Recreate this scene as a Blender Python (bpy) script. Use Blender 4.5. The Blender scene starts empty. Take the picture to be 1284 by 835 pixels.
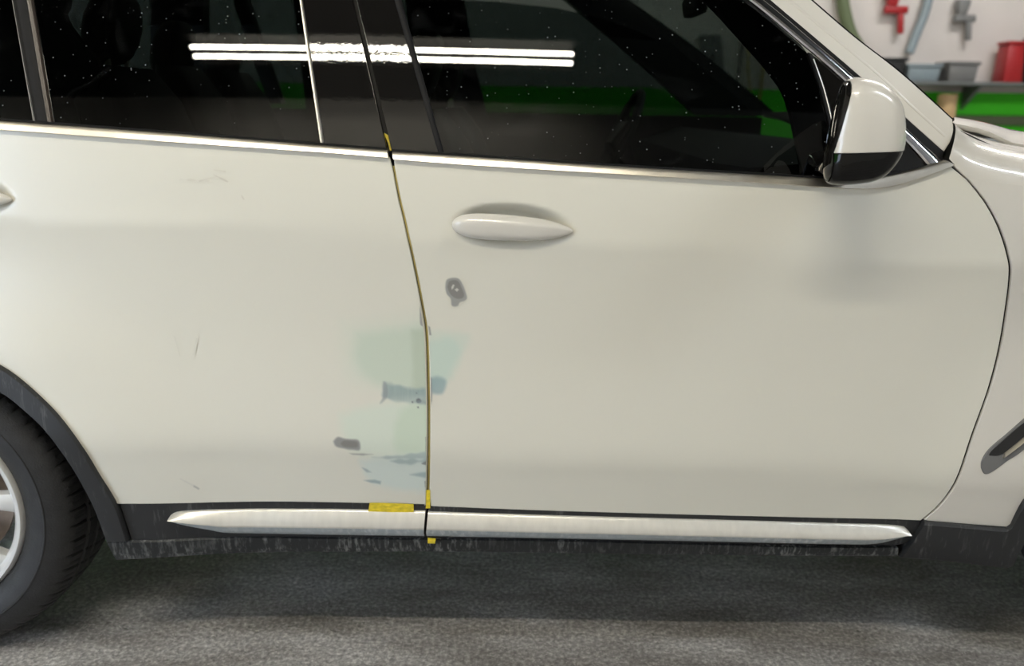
import bpy, bmesh, math, random
from mathutils import Vector, Matrix, noise
from mathutils.geometry import delaunay_2d_cdt

# ------------------------------------------------------------------ camera
FPX, IW, IH = 1080.0, 1284.0, 835.0
CAM = Vector((0.0, -1.72, 1.28))
ROT = Matrix.Rotation(math.radians(75), 3, 'X') @ Matrix.Rotation(math.radians(0.8), 3, 'Z')
scene = bpy.context.scene
COL = scene.collection
cd = bpy.data.cameras.new('camera')
cam = bpy.data.objects.new('camera', cd)
COL.objects.link(cam)
cam.matrix_world = Matrix.Translation(CAM) @ ROT.to_4x4()
cd.sensor_width = 36.0
cd.lens = 36.0 * FPX / IW
cd.clip_start = 0.05
cd.dof.use_dof = True
cd.dof.focus_distance = 1.72
cd.dof.aperture_fstop = 2.4
scene.camera = cam

# ------------------------------------------------------------------ world, exposure
world = bpy.data.worlds.new('world')
scene.world = world
world.use_nodes = True
world.node_tree.nodes['Background'].inputs[0].default_value = (0.70, 0.82, 1.0, 1)
world.node_tree.nodes['Background'].inputs[1].default_value = 7.0
vs = scene.view_settings
vs.view_transform = 'Standard'
vs.look = 'None'
vs.gamma = 1.0
vs.use_curve_mapping = False
vs.exposure = 0.04
TUBE_POWER = 225.0          # radiance of the fluorescent tubes
TUBE_COLOR = (1.0, 0.935, 0.77)

rng = random.Random(5)

# ------------------------------------------------------------------ shading helpers
def nodes_of(name):
    m = bpy.data.materials.new(name)
    m.use_nodes = True
    nt = m.node_tree
    return m, nt, nt.nodes['Principled BSDF']

def rgba(c):
    return (c[0], c[1], c[2], 1.0)

def N(nt, typ, **kw):
    n = nt.nodes.new(typ)
    for k, v in kw.items():
        if k in n.inputs.keys():
            n.inputs[k].default_value = v
        else:
            setattr(n, k, v)
    return n

def ramp(nt, src, stops):
    r = nt.nodes.new('ShaderNodeValToRGB')
    el = r.color_ramp.elements
    while len(el) < len(stops):
        el.new(0.5)
    for e, (p, c) in zip(el, stops):
        e.position = p
        e.color = rgba(c) if not isinstance(c, (int, float)) else (c, c, c, 1)
    nt.links.new(src, r.inputs[0])
    return r

def mapped(nt, scale=(1, 1, 1)):
    t = nt.nodes.new('ShaderNodeTexCoord')
    m = nt.nodes.new('ShaderNodeMapping')
    m.inputs['Scale'].default_value = scale
    nt.links.new(t.outputs['Object'], m.inputs['Vector'])
    return m.outputs[0]

def simple(name, col, rough=0.5, metal=0.0, coat=0.0, coat_r=0.05, var=0.0, vscale=(20, 20, 20), bump=0.0, bscale=80, spec=0.5):
    m, nt, b = nodes_of(name)
    b.inputs['Base Color'].default_value = rgba(col)
    b.inputs['Roughness'].default_value = rough
    b.inputs['Metallic'].default_value = metal
    b.inputs['Coat Weight'].default_value = coat
    b.inputs['Coat Roughness'].default_value = coat_r
    b.inputs['Specular IOR Level'].default_value = spec
    if var > 0:
        v = mapped(nt, vscale)
        n = N(nt, 'ShaderNodeTexNoise', Scale=1.0, Detail=5.0)
        nt.links.new(v, n.inputs['Vector'])
        r = ramp(nt, n.outputs[0], [(0.3, tuple(c * (1 - var) for c in col)), (0.7, tuple(min(1, c * (1 + var)) for c in col))])
        nt.links.new(r.outputs[0], b.inputs['Base Color'])
    if bump > 0:
        v = mapped(nt)
        n = N(nt, 'ShaderNodeTexNoise', Scale=float(bscale), Detail=4.0)
        nt.links.new(v, n.inputs['Vector'])
        bp = N(nt, 'ShaderNodeBump', Strength=bump, Distance=0.004)
        nt.links.new(n.outputs[0], bp.inputs['Height'])
        nt.links.new(bp.outputs[0], b.inputs['Normal'])
    return m

def emissive(name, col, s):
    m, nt, b = nodes_of(name)
    b.inputs['Base Color'].default_value = rgba(col)
    b.inputs['Emission Color'].default_value = rgba(col)
    b.inputs['Emission Strength'].default_value = s
    return m

def paint_mat(name, col, rough, coat, coat_r, dirt=0.05, film=False):
    """white paint with faint film of sanding dust"""
    m, nt, b = nodes_of(name)
    v = mapped(nt, (1.0, 1.0, 2.2))
    n = N(nt, 'ShaderNodeTexNoise', Scale=3.0, Detail=6.0, Roughness=0.6)
    nt.links.new(v, n.inputs['Vector'])
    r = ramp(nt, n.outputs[0], [(0.3, tuple(c * (1 - dirt) for c in col)), (0.7, col)])
    nt.links.new(r.outputs[0], b.inputs['Base Color'])
    b.inputs['Roughness'].default_value = rough
    b.inputs['Coat Weight'].default_value = coat
    b.inputs['Coat Roughness'].default_value = coat_r
    n2 = N(nt, 'ShaderNodeTexNoise', Scale=7.0, Detail=3.0)
    nt.links.new(v, n2.inputs['Vector'])
    r2 = ramp(nt, n2.outputs[0], [(0.2, rough * 0.95), (0.8, rough * 1.05)])
    nt.links.new(r2.outputs[0], b.inputs['Roughness'])
    if film:
        # coat of filler or primer fading into the bare paint
        a = N(nt, 'ShaderNodeVertexColor', layer_name='film')
        mx = N(nt, 'ShaderNodeMix', data_type='RGBA')
        nt.links.new(a.outputs['Alpha'], mx.inputs['Factor'])
        nt.links.new(r.outputs[0], mx.inputs['A'])
        nt.links.new(a.outputs['Color'], mx.inputs['B'])
        nt.links.new(mx.outputs['Result'], b.inputs['Base Color'])
        cw = N(nt, 'ShaderNodeMath', operation='MULTIPLY_ADD')
        nt.links.new(a.outputs['Alpha'], cw.inputs[0])
        cw.inputs[1].default_value = -coat * 0.9
        cw.inputs[2].default_value = coat
        nt.links.new(cw.outputs[0], b.inputs['Coat Weight'])
    return m

def glass_mat(name, tint, specks=True, refl=1.5):
    m, nt, b = nodes_of(name)
    nt.nodes.remove(b)
    out = nt.nodes['Material Output']
    tr = N(nt, 'ShaderNodeBsdfTransparent')
    tr.inputs[0].default_value = rgba(tint)
    gl = N(nt, 'ShaderNodeBsdfGlossy')
    gl.inputs['Roughness'].default_value = 0.0
    fr = N(nt, 'ShaderNodeFresnel', IOR=refl)
    mx = N(nt, 'ShaderNodeMixShader')
    nt.links.new(fr.outputs[0], mx.inputs[0])
    nt.links.new(tr.outputs[0], mx.inputs[1])
    nt.links.new(gl.outputs[0], mx.inputs[2])
    last = mx.outputs[0]
    if specks:
        v = mapped(nt)
        vo = N(nt, 'ShaderNodeTexVoronoi', Scale=75.0)
        nt.links.new(v, vo.inputs['Vector'])
        r1 = ramp(nt, vo.outputs['Distance'], [(0.0, 1.0), (0.14, 0.0)])
        # only a fraction of the cells carry a dust speck
        sx = N(nt, 'ShaderNodeSeparateColor')
        nt.links.new(vo.outputs['Color'], sx.inputs[0])
        r3 = ramp(nt, sx.outputs[0], [(0.45, 0.0), (1.0, 0.6)])
        mu = N(nt, 'ShaderNodeMath', operation='MULTIPLY')
        nt.links.new(r1.outputs[0], mu.inputs[0])
        nt.links.new(r3.outputs[0], mu.inputs[1])
        # faint wipe smears near the bottom
        sm = N(nt, 'ShaderNodeTexNoise', Scale=9.0, Detail=8.0, Distortion=1.2)
        nt.links.new(v, sm.inputs['Vector'])
        r4 = ramp(nt, sm.outputs[0], [(0.60, 0.0), (0.80, 0.012)])
        ad = N(nt, 'ShaderNodeMath', operation='ADD')
        nt.links.new(mu.outputs[0], ad.inputs[0])
        nt.links.new(r4.outputs[0], ad.inputs[1])
        df = N(nt, 'ShaderNodeBsdfDiffuse')
        df.inputs[0].default_value = (0.55, 0.6, 0.62, 1)
        m2 = N(nt, 'ShaderNodeMixShader')
        nt.links.new(ad.outputs[0], m2.inputs[0])
        nt.links.new(last, m2.inputs[1])
        nt.links.new(df.outputs[0], m2.inputs[2])
        last = m2.outputs[0]
    nt.links.new(last, out.inputs['Surface'])
    return m

def streaked(name, base, streak, rough, metal=0.0, lo=0.56, hi=0.74, sc=(70, 70, 3), amount=0.6):
    """plastic or metal with vertical dried-mud streaks"""
    m, nt, b = nodes_of(name)
    v = mapped(nt, sc)
    n = N(nt, 'ShaderNodeTexNoise', Scale=1.0, Detail=4.0, Roughness=0.65)
    nt.links.new(v, n.inputs['Vector'])
    v2 = mapped(nt, (5, 5, 5))
    n2 = N(nt, 'ShaderNodeTexNoise', Scale=1.0, Detail=2.0)
    nt.links.new(v2, n2.inputs['Vector'])
    r = ramp(nt, n.outputs[0], [(lo, 0.0), (hi, amount)])
    r2 = ramp(nt, n2.outputs[0], [(0.35, 0.15), (0.6, 1.0)])
    mu = N(nt, 'ShaderNodeMath', operation='MULTIPLY')
    nt.links.new(r.outputs[0], mu.inputs[0])
    nt.links.new(r2.outputs[0], mu.inputs[1])
    mx = N(nt, 'ShaderNodeMix', data_type='RGBA')
    mx.inputs['A'].default_value = rgba(base)
    mx.inputs['B'].default_value = rgba(streak)
    nt.links.new(mu.outputs[0], mx.inputs['Factor'])
    nt.links.new(mx.outputs['Result'], b.inputs['Base Color'])
    b.inputs['Roughness'].default_value = rough
    if metal:
        iv = N(nt, 'ShaderNodeMath', operation='MULTIPLY_ADD')
        nt.links.new(mu.outputs[0], iv.inputs[0])
        iv.inputs[1].default_value = -metal
        iv.inputs[2].default_value = metal
        nt.links.new(iv.outputs[0], b.inputs['Metallic'])
    return m

def floor_mat():
    m, nt, b = nodes_of('concrete')
    v = mapped(nt)
    n1 = N(nt, 'ShaderNodeTexNoise', Scale=2.2, Detail=8.0, Roughness=0.6)
    n2 = N(nt, 'ShaderNodeTexNoise', Scale=90.0, Detail=5.0, Roughness=0.7)
    n3 = N(nt, 'ShaderNodeTexVoronoi', Scale=150.0)
    mp = nt.nodes.new('ShaderNodeMapping')
    mp.inputs['Scale'].default_value = (1.0, 3.0, 1.0)
    nt.links.new(v, mp.inputs[0])
    nt.links.new(mp.outputs[0], n1.inputs['Vector'])
    nt.links.new(v, n2.inputs['Vector'])
    nt.links.new(v, n3.inputs['Vector'])
    r1 = ramp(nt, n1.outputs[0], [(0.3, (0.14, 0.125, 0.112)), (0.5, (0.30, 0.285, 0.275)), (0.68, (0.46, 0.45, 0.445))])
    r2 = ramp(nt, n2.outputs[0], [(0.28, 0.35), (0.5, 0.95), (0.70, 2.0)])
    mx = N(nt, 'ShaderNodeMix', data_type='RGBA', blend_type='MULTIPLY')
    mx.inputs['Factor'].default_value = 1.0
    nt.links.new(r1.outputs[0], mx.inputs['A'])
    nt.links.new(r2.outputs[0], mx.inputs['B'])
    # light grains of aggregate
    sx = N(nt, 'ShaderNodeSeparateColor')
    nt.links.new(n3.outputs['Color'], sx.inputs[0])
    g1 = ramp(nt, sx.outputs[0], [(0.78, 0.0), (0.92, 1.0)])
    g2 = ramp(nt, n3.outputs['Distance'], [(0.18, 0.55), (0.42, 0.0)])
    mu = N(nt, 'ShaderNodeMath', operation='MULTIPLY')
    nt.links.new(g1.outputs[0], mu.inputs[0])
    nt.links.new(g2.outputs[0], mu.inputs[1])
    mx2 = N(nt, 'ShaderNodeMix', data_type='RGBA')
    nt.links.new(mu.outputs[0], mx2.inputs['Factor'])
    nt.links.new(mx.outputs['Result'], mx2.inputs['A'])
    mx2.inputs['B'].default_value = (0.62, 0.60, 0.56, 1)
    nt.links.new(mx2.outputs['Result'], b.inputs['Base Color'])
    r3 = ramp(nt, n1.outputs[0], [(0.3, 0.45), (0.7, 0.62)])
    nt.links.new(r3.outputs[0], b.inputs['Roughness'])
    # pits and grain
    n4 = N(nt, 'ShaderNodeTexNoise', Scale=34.0, Detail=6.0, Roughness=0.6)
    nt.links.new(v, n4.inputs['Vector'])
    ad = N(nt, 'ShaderNodeMath', operation='ADD')
    nt.links.new(n2.outputs[0], ad.inputs[0])
    r4 = ramp(nt, n4.outputs[0], [(0.30, 0.0), (0.40, 1.0)])
    nt.links.new(r4.outputs[0], ad.inputs[1])
    bp = N(nt, 'ShaderNodeBump', Strength=0.8, Distance=0.004)
    nt.links.new(ad.outputs[0], bp.inputs['Height'])
    nt.links.new(bp.outputs[0], b.inputs['Normal'])
    return m

def wall_mat(name, low, high, level, foot=None, foot_level=1.0):
    """two painted bands: one colour up to a height, another above"""
    m, nt, b = nodes_of(name)
    t = nt.nodes.new('ShaderNodeTexCoord')
    s = nt.nodes.new('ShaderNodeSeparateXYZ')
    nt.links.new(t.outputs['Object'], s.inputs[0])
    g = N(nt, 'ShaderNodeMath', operation='GREATER_THAN')
    nt.links.new(s.outputs['Z'], g.inputs[0])
    g.inputs[1].default_value = level
    n = N(nt, 'ShaderNodeTexNoise', Scale=2.0, Detail=5.0)
    nt.links.new(t.outputs['Object'], n.inputs['Vector'])
    r = ramp(nt, n.outputs[0], [(0.3, tuple(c * 0.88 for c in high)), (0.7, high)])
    mx = N(nt, 'ShaderNodeMix', data_type='RGBA')
    nt.links.new(g.outputs[0], mx.inputs['Factor'])
    mx.inputs['A'].default_value = rgba(low)
    nt.links.new(r.outputs[0], mx.inputs['B'])
    res = mx.outputs['Result']
    if foot:
        g2 = N(nt, 'ShaderNodeMath', operation='GREATER_THAN')
        nt.links.new(s.outputs['Z'], g2.inputs[0])
        g2.inputs[1].default_value = foot_level
        m2 = N(nt, 'ShaderNodeMix', data_type='RGBA')
        nt.links.new(g2.outputs[0], m2.inputs['Factor'])
        m2.inputs['A'].default_value = rgba(foot)
        nt.links.new(res, m2.inputs['B'])
        res = m2.outputs['Result']
    nt.links.new(res, b.inputs['Base Color'])
    b.inputs['Roughness'].default_value = 0.6
    return m

WHITE = (0.735, 0.715, 0.635)
M = dict(
    paint=paint_mat('door_paint', WHITE, 0.34, 0.55, 0.16, 0.015),
    gloss=paint_mat('clean_paint', (0.70, 0.67, 0.615), 0.30, 1.0, 0.03, 0.02),
    inner=simple('inner_metal', (0.02, 0.02, 0.02), 0.7),
    chrome=simple('satin_aluminium', (0.76, 0.715, 0.635), 0.30, 1.0, var=0.04, vscale=(40, 40, 4)),
    bright=simple('bright_chrome', (0.86, 0.86, 0.87), 0.10, 1.0),
    piano=simple('gloss_black', (0.008, 0.0075, 0.007), 0.004, bump=0.006, bscale=90),
    rubber=simple('rubber_seal', (0.010, 0.010, 0.011), 0.55, var=0.2, spec=0.15),
    brown=simple('inner_frame_strip', (0.055, 0.042, 0.034), 0.35),
    clad=streaked('black_cladding', (0.022, 0.023, 0.025), (0.30, 0.30, 0.29), 0.5, lo=0.56, hi=0.76, sc=(110, 110, 4.0), amount=0.45),
    sill=streaked('muddy_sill', (0.016, 0.018, 0.020), (0.34, 0.35, 0.34), 0.5, lo=0.50, hi=0.66, sc=(120, 120, 2.0), amount=0.75),
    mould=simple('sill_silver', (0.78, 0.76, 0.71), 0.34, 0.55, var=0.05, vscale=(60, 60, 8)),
    mouldlow=streaked('sill_silver_shaded_dirty', (0.42, 0.46, 0.48), (0.85, 0.85, 0.83), 0.5, 0.05, lo=0.45, hi=0.65, sc=(90, 90, 5), amount=0.6),  # underside shade put into the darker base, under real dirt streaks
    glass=glass_mat('tinted_glass', (0.072, 0.090, 0.086)),
    farglass=glass_mat('far_glass', (0.17, 0.21, 0.21), False),
    screen=glass_mat('windscreen_glass', (0.78, 0.84, 0.80), False),
    seat=simple('seat_leather', (0.012, 0.011, 0.011), 0.55, bump=0.15, bscale=160),
    trim=simple('cabin_plastic', (0.012, 0.012, 0.012), 0.6),
    tyre=simple('tyre_rubber', (0.020, 0.020, 0.021), 0.55, var=0.25, vscale=(30, 30, 30), bump=0.2, bscale=220),
    alloy=simple('silver_alloy', (0.72, 0.72, 0.71), 0.35, 0.35),
    disc=simple('brake_disc', (0.30, 0.24, 0.20), 0.45, 0.8, var=0.3),
    film=paint_mat('repair_film', WHITE, 0.34, 0.55, 0.16, 0.015, True),
    yellow=simple('yellow_masking_tape', (0.80, 0.62, 0.035), 0.55, var=0.25, vscale=(60, 60, 120), bump=0.3, bscale=150),
    brass=simple('yellow_seam_tape', (0.38, 0.31, 0.10), 0.42, var=0.3, vscale=(3, 3, 14)),
    lens=simple('smoked_housing', (0.006, 0.006, 0.006), 0.04, spec=0.3),
    mirrorglass=simple('mirror_glass', (0.8, 0.82, 0.84), 0.02, 1.0),
    floor=floor_mat(),
    wall=wall_mat('white_over_green', (0.05, 0.60, 0.004), (0.60, 0.555, 0.53), 1.40, (0.50, 0.53, 0.56), 1.02),  # pale grey foot added out of sight to bounce light under the car
    wallnear=wall_mat('white_wall_darkened_top', (0.70, 0.69, 0.67), (0.09, 0.088, 0.086), 2.6),  # upper band darkened to dim the wall's reflection in the car glass
    ceil=simple('dark_ceiling', (0.012, 0.012, 0.012), 0.8, var=0.2, vscale=(2, 2, 2)),
    fixture=simple('fixture_enamel', (0.006, 0.006, 0.006), 0.6, spec=0.08),
    tube=emissive('fluorescent_tube', TUBE_COLOR, TUBE_POWER),
    coolglow=emissive('cool_fluorescent_tube', (0.86, 0.93, 1.0), TUBE_POWER),
    backglow=emissive('boosted_fluorescent_tube', (1.0, 0.97, 0.92), TUBE_POWER * 1.25),  # made stronger than the other tubes to lift the back wall
    steel=simple('shelf_steel', (0.20, 0.21, 0.21), 0.45, 0.6),
    olive=simple('olive_rail', (0.11, 0.14, 0.07), 0.6),
    card=simple('cardboard', (0.55, 0.38, 0.20), 0.8, var=0.1),
    red=simple('red_enamel', (0.33, 0.012, 0.015), 0.4),
    black=simple('black_plastic', (0.015, 0.015, 0.016), 0.5),
    bluegrey=simple('blue_grey_plastic', (0.22, 0.27, 0.30), 0.5),
    grey=simple('grey_plastic', (0.16, 0.16, 0.16), 0.5),
    lime=simple('green_plastic', (0.06, 0.33, 0.012), 0.45),
)

# ------------------------------------------------------------------ object helpers
def tag(o, label, cat=None, group=None, kind=None):
    o['label'] = label
    if cat:
        o['category'] = cat
    if group:
        o['group'] = group
    if kind:
        o['kind'] = kind
    return o

def origin_of(o):
    v = Vector((0, 0, 0))
    while o is not None:
        v += o.location
        o = o.parent
    return v

def mk(name, verts, faces, mat, parent=None, smooth=True, sharp=None, normals=None):
    """link verts (world coordinates) and faces as one mesh object"""
    me = bpy.data.meshes.new(name)
    me.from_pydata([tuple(v) for v in verts], [], faces)
    me.materials.append(mat)
    if smooth:
        me.polygons.foreach_set('use_smooth', [True] * len(me.polygons))
    if normals is not None:
        me.normals_split_custom_set_from_vertices([tuple(n) for n in normals])
    elif sharp is not None:
        me.set_sharp_from_angle(angle=math.radians(sharp))
    me.update()
    o = bpy.data.objects.new(name, me)
    COL.objects.link(o)
    if parent is not None:
        o.parent = parent
        o.location = -origin_of(parent)
    return o

def empty(name, loc, parent=None):
    o = bpy.data.objects.new(name, None)
    o.empty_display_size = 0.1
    COL.objects.link(o)
    o.location = loc
    if parent is not None:
        o.parent = parent
        o.location = Vector(loc) - origin_of(parent)
    return o

class W(tuple):
    """a point given by its place on the car side (x, z) in metres"""

def ray(px, py):
    return (ROT @ Vector(((px - IW / 2) / FPX, (IH / 2 - py) / FPX, -1.0))).normalized()

def at(px, py, Y):
    d = ray(px, py)
    return CAM + d * ((Y - CAM.y) / d.y)

def hit(p, surf):
    """(x, z) of the car side under a photo point"""
    if isinstance(p, W):
        return (p[0], p[1])
    d = ray(p[0], p[1])
    y = 0.0
    for _ in range(25):
        t = (y - CAM.y) / d.y
        q = CAM + d * t
        y = 0.5 * y + 0.5 * surf(q.x, q.z)
    q = CAM + d * ((y - CAM.y) / d.y)
    return (q.x, q.z)

def catmull(pts, n=8):
    if len(pts) < 3:
        return list(pts)
    out = []
    P = [pts[0]] + list(pts) + [pts[-1]]
    for i in range(1, len(P) - 2):
        p0, p1, p2, p3 = P[i - 1], P[i], P[i + 1], P[i + 2]
        for k in range(n):
            t = k / n
            out.append(tuple(0.5 * ((2 * b) + (-a + c) * t + (2 * a - 5 * b + 4 * c - d) * t * t + (-a + 3 * b - 3 * c + d) * t ** 3)
                             for a, b, c, d in zip(p0, p1, p2, p3)))
    out.append(tuple(pts[-1]))
    return out

def curve(pts, surf, n=8):
    return catmull([hit(p, surf) for p in pts], n)

def resample(pts, n):
    L = [0.0]
    for a, b in zip(pts, pts[1:]):
        L.append(L[-1] + math.dist(a, b))
    out, j = [], 0
    for i in range(n):
        s = L[-1] * i / (n - 1)
        while j < len(L) - 2 and L[j + 1] < s:
            j += 1
        f = 0 if L[j + 1] == L[j] else (s - L[j]) / (L[j + 1] - L[j])
        out.append(tuple(a + (b - a) * f for a, b in zip(pts[j], pts[j + 1])))
    return out

def smooth01(a, b, x):
    t = max(0.0, min(1.0, (x - a) / (b - a)))
    return t * t * (3 - 2 * t)

def hermite(ctrl):
    xs = [c[0] for c in ctrl]
    ys = [c[1] for c in ctrl]
    n = len(xs)
    m = []
    for i in range(n):
        if i == 0:
            m.append((ys[1] - ys[0]) / (xs[1] - xs[0]))
        elif i == n - 1:
            m.append((ys[-1] - ys[-2]) / (xs[-1] - xs[-2]))
        else:
            m.append((ys[i + 1] - ys[i - 1]) / (xs[i + 1] - xs[i - 1]))
    def f(x):
        if x <= xs[0]:
            return ys[0] + m[0] * (x - xs[0])
        if x >= xs[-1]:
            return ys[-1] + m[-1] * (x - xs[-1])
        i = 0
        while xs[i + 1] < x:
            i += 1
        h = xs[i + 1] - xs[i]
        t = (x - xs[i]) / h
        return ((2 * t ** 3 - 3 * t * t + 1) * ys[i] + (t ** 3 - 2 * t * t + t) * h * m[i]
                + (-2 * t ** 3 + 3 * t * t) * ys[i + 1] + (t ** 3 - t * t) * h * m[i + 1])
    return f

# ------------------------------------------------------------------ shape of the car side
WHEEL_R = 0.37
REAR = (-1.345, 0.37)
FRONT = (1.62, 0.37)
RAKE = 0.035
side_profile = hermite([(0.26, 0.040), (0.34, 0.029), (0.40, 0.0195), (0.46, 0.010), (0.505, 0.0026), (0.525, -0.0014), (0.54, -0.0033), (0.57, -0.004),
                        (0.66, 0.002), (0.78, 0.007), (0.90, 0.004), (0.98, -0.002), (1.010, -0.005), (1.03, -0.003), (1.06, -0.0008),
                        (1.11, 0.004), (1.17, 0.012), (1.24, 0.025), (1.32, 0.045)])
HANDLES = [(-0.002, 1.040), (-1.122, 1.086)]     # centres of the two door handles (x, z)

def body(x, z):
    y = side_profile(z + RAKE * x) + 0.010 * x * x
    for c, s in ((REAR, 0.030), (FRONT, 0.026)):
        r = math.hypot(x - c[0], z - c[1])
        if r < 0.80:
            y -= s * (1 - smooth01(0.46, 0.80, r)) * (1 - smooth01(0.75, 1.0, z))
    for hx, hz in HANDLES:
        u = (x - hx) / 0.130
        v = (z - hz - 0.002 + 0.04 * (x - hx)) / 0.047
        q = math.sqrt(u * u + v * v)
        if q < 1.0:
            y += 0.026 * (1 - smooth01(0.45, 1.0, q))
    return y

def glassy(x, z):
    zz = z + RAKE * x
    return 0.034 + 0.42 * (zz - 1.19) + 0.010 * x * x

def nrm(surf, x, z, e=0.002):
    dx = (surf(x + e, z) - surf(x - e, z)) / (2 * e)
    dz = (surf(x, z + e) - surf(x, z - e)) / (2 * e)
    return Vector((dx, -1.0, dz)).normalized()

def inside(p, poly):
    x, y = p
    r = False
    j = len(poly) - 1
    for i in range(len(poly)):
        xi, yi = poly[i]
        xj, yj = poly[j]
        if (yi > y) != (yj > y) and x < (xj - xi) * (y - yi) / (yj - yi) + xi:
            r = not r
        j = i
    return r

def seg_dist(p, poly):
    best = 1e9
    j = len(poly) - 1
    for i in range(len(poly)):
        ax, ay = poly[j]
        bx, by = poly[i]
        dx, dy = bx - ax, by - ay
        L = dx * dx + dy * dy
        t = 0 if L == 0 else max(0, min(1, ((p[0] - ax) * dx + (p[1] - ay) * dy) / L))
        d = (p[0] - ax - t * dx) ** 2 + (p[1] - ay - t * dy) ** 2
        best = min(best, d)
        j = i
    return math.sqrt(best)

def outline(edges, surf, n=8):
    pts = []
    for e in edges:
        c = curve(e, surf, n)
        for q in c:
            if not pts or math.dist(q, pts[-1]) > 5e-4:
                pts.append(q)
    if math.dist(pts[0], pts[-1]) < 5e-4:
        pts.pop()
    area = sum(pts[i - 1][0] * pts[i][1] - pts[i][0] * pts[i - 1][1] for i in range(len(pts)))
    if area < 0:
        pts.reverse()
    return pts

def panel(name, edges, surf, mat, parent, off=0.0, sp=0.03, rim=0.007, rr=0.0022, fine=(), inset=0.0):
    """sheet-metal or glass panel lying on a side surface, with rolled edges"""
    poly = outline(edges, surf)
    # split long boundary segments
    P = []
    for i in range(len(poly)):
        a, b = poly[i], poly[(i + 1) % len(poly)]
        k = max(1, int(math.dist(a, b) / sp))
        for q in range(k):
            P.append((a[0] + (b[0] - a[0]) * q / k, a[1] + (b[1] - a[1]) * q / k))
    n = len(P)
    out2 = []
    for i in range(n):
        a, b = P[i - 1], P[(i + 1) % n]
        t = Vector((b[0] - a[0], b[1] - a[1]))
        t = t.normalized() if t.length > 0 else Vector((1, 0))
        out2.append((t.y, -t.x))
    if inset:
        P = [(p[0] - o[0] * inset, p[1] - o[1] * inset) for p, o in zip(P, out2)]
    xs = [p[0] for p in P]
    zs = [p[1] for p in P]
    pts = list(P)
    i0 = math.floor(min(xs) / sp)
    i1 = math.ceil(max(xs) / sp)
    j0 = math.floor(min(zs) / sp)
    j1 = math.ceil(max(zs) / sp)
    for i in range(i0, i1 + 1):
        for j in range(j0, j1 + 1):
            q = (i * sp, j * sp)
            if inside(q, P) and seg_dist(q, P) > 0.35 * sp:
                pts.append(q)
    for (cx, cz, hx, hz, s) in fine:
        for i in range(int(-hx / s), int(hx / s) + 1):
            for j in range(int(-hz / s), int(hz / s) + 1):
                q = (cx + i * s + 0.0003, cz + j * s + 0.0002)
                if inside(q, P) and seg_dist(q, P) > 0.5 * s:
                    pts.append(q)
    r = delaunay_2d_cdt([Vector(p) for p in pts], [(i, (i + 1) % n) for i in range(n)], [], 1, 1e-7)
    V = [Vector((v.x, surf(v.x, v.y) + off, v.y)) for v in r[0]]
    Nn = [nrm(surf, v.x, v.y) for v in r[0]]
    Fc = []
    for f in r[2]:
        a, b, c = (r[0][k] for k in f[:3])
        if (b.x - a.x) * (c.y - a.y) - (b.y - a.y) * (c.x - a.x) < 0:
            f = list(reversed(f))
        Fc.append(tuple(f))
    if rim:
        base = len(V)
        for (g, d, w) in ((0.0, 0.0, 0.0), (rr * 0.7, rr * 0.3, 0.6), (rr, rr, 0.95), (rr, rim, 1.0)):
            for p, o in zip(P, out2):
                x, z = p[0] + o[0] * g, p[1] + o[1] * g
                V.append(Vector((x, surf(p[0], p[1]) + off + d, z)))
                nn = nrm(surf, p[0], p[1])
                ov = Vector((o[0], 0, o[1]))
                Nn.append((nn * (1 - w) + ov * w).normalized())
        for k in range(3):
            for i in range(n):
                j = (i + 1) % n
                a = base + k * n + i
                b = base + k * n + j
                Fc.append((a, a + n, b + n, b))
    return mk(name, V, Fc, mat, parent, normals=Nn)

def strip(name, top, bot, surf, mat, parent, prof, n=60, sharp=35, cap=True, sub=8):
    """moulding lofted between two lines; prof = [(across 0..1, offset outward)]"""
    A = resample(curve(top, surf, sub), n)
    B = resample(curve(bot, surf, sub), n)
    V, Fc = [], []
    m = len(prof)
    for a, b in zip(A, B):
        for v, o in prof:
            x = a[0] + (b[0] - a[0]) * v
            z = a[1] + (b[1] - a[1]) * v
            V.append((x, surf(x, z) - o, z))
    for i in range(n - 1):
        for k in range(m - 1):
            Fc.append((i * m + k, i * m + k + 1, (i + 1) * m + k + 1, (i + 1) * m + k))
    if cap:
        Fc.append(tuple(range(m - 1, -1, -1)))
        Fc.append(tuple((n - 1) * m + k for k in range(m)))
    return mk(name, V, Fc, mat, parent, sharp=sharp)

def loft(name, rings, mat, parent, closed=True, cap0=False, cap1=False, sharp=40, smooth=True):
    """surface through rings of equal length (closed around each ring when closed)"""
    V, Fc = [], []
    m = len(rings[0])
    for r in rings:
        V += [tuple(p) for p in r]
    for i in range(len(rings) - 1):
        for k in range(m if closed else m - 1):
            l = (k + 1) % m
            Fc.append((i * m + k, i * m + l, (i + 1) * m + l, (i + 1) * m + k))
    if cap0:
        Fc.append(tuple(reversed(range(m))))
    if cap1:
        Fc.append(tuple((len(rings) - 1) * m + k for k in range(m)))
    return mk(name, V, Fc, mat, parent, smooth=smooth, sharp=sharp)

def tube(name, pts, r, mat, parent=None, seg=8):
    pts = [Vector(p) for p in pts]
    rings = []
    for i, p in enumerate(pts):
        t = (pts[min(i + 1, len(pts) - 1)] - pts[max(i - 1, 0)]).normalized()
        u = t.cross(Vector((0, 0, 1)))
        if u.length < 0.05:
            u = t.cross(Vector((0, 1, 0)))
        u.normalize()
        w = t.cross(u)
        rad = r if isinstance(r, (int, float)) else r[i]
        rings.append([p + (u * math.cos(2 * math.pi * k / seg) + w * math.sin(2 * math.pi * k / seg)) * rad for k in range(seg)])
    return loft(name, rings, mat, parent, True, True, True, 50)

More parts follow.
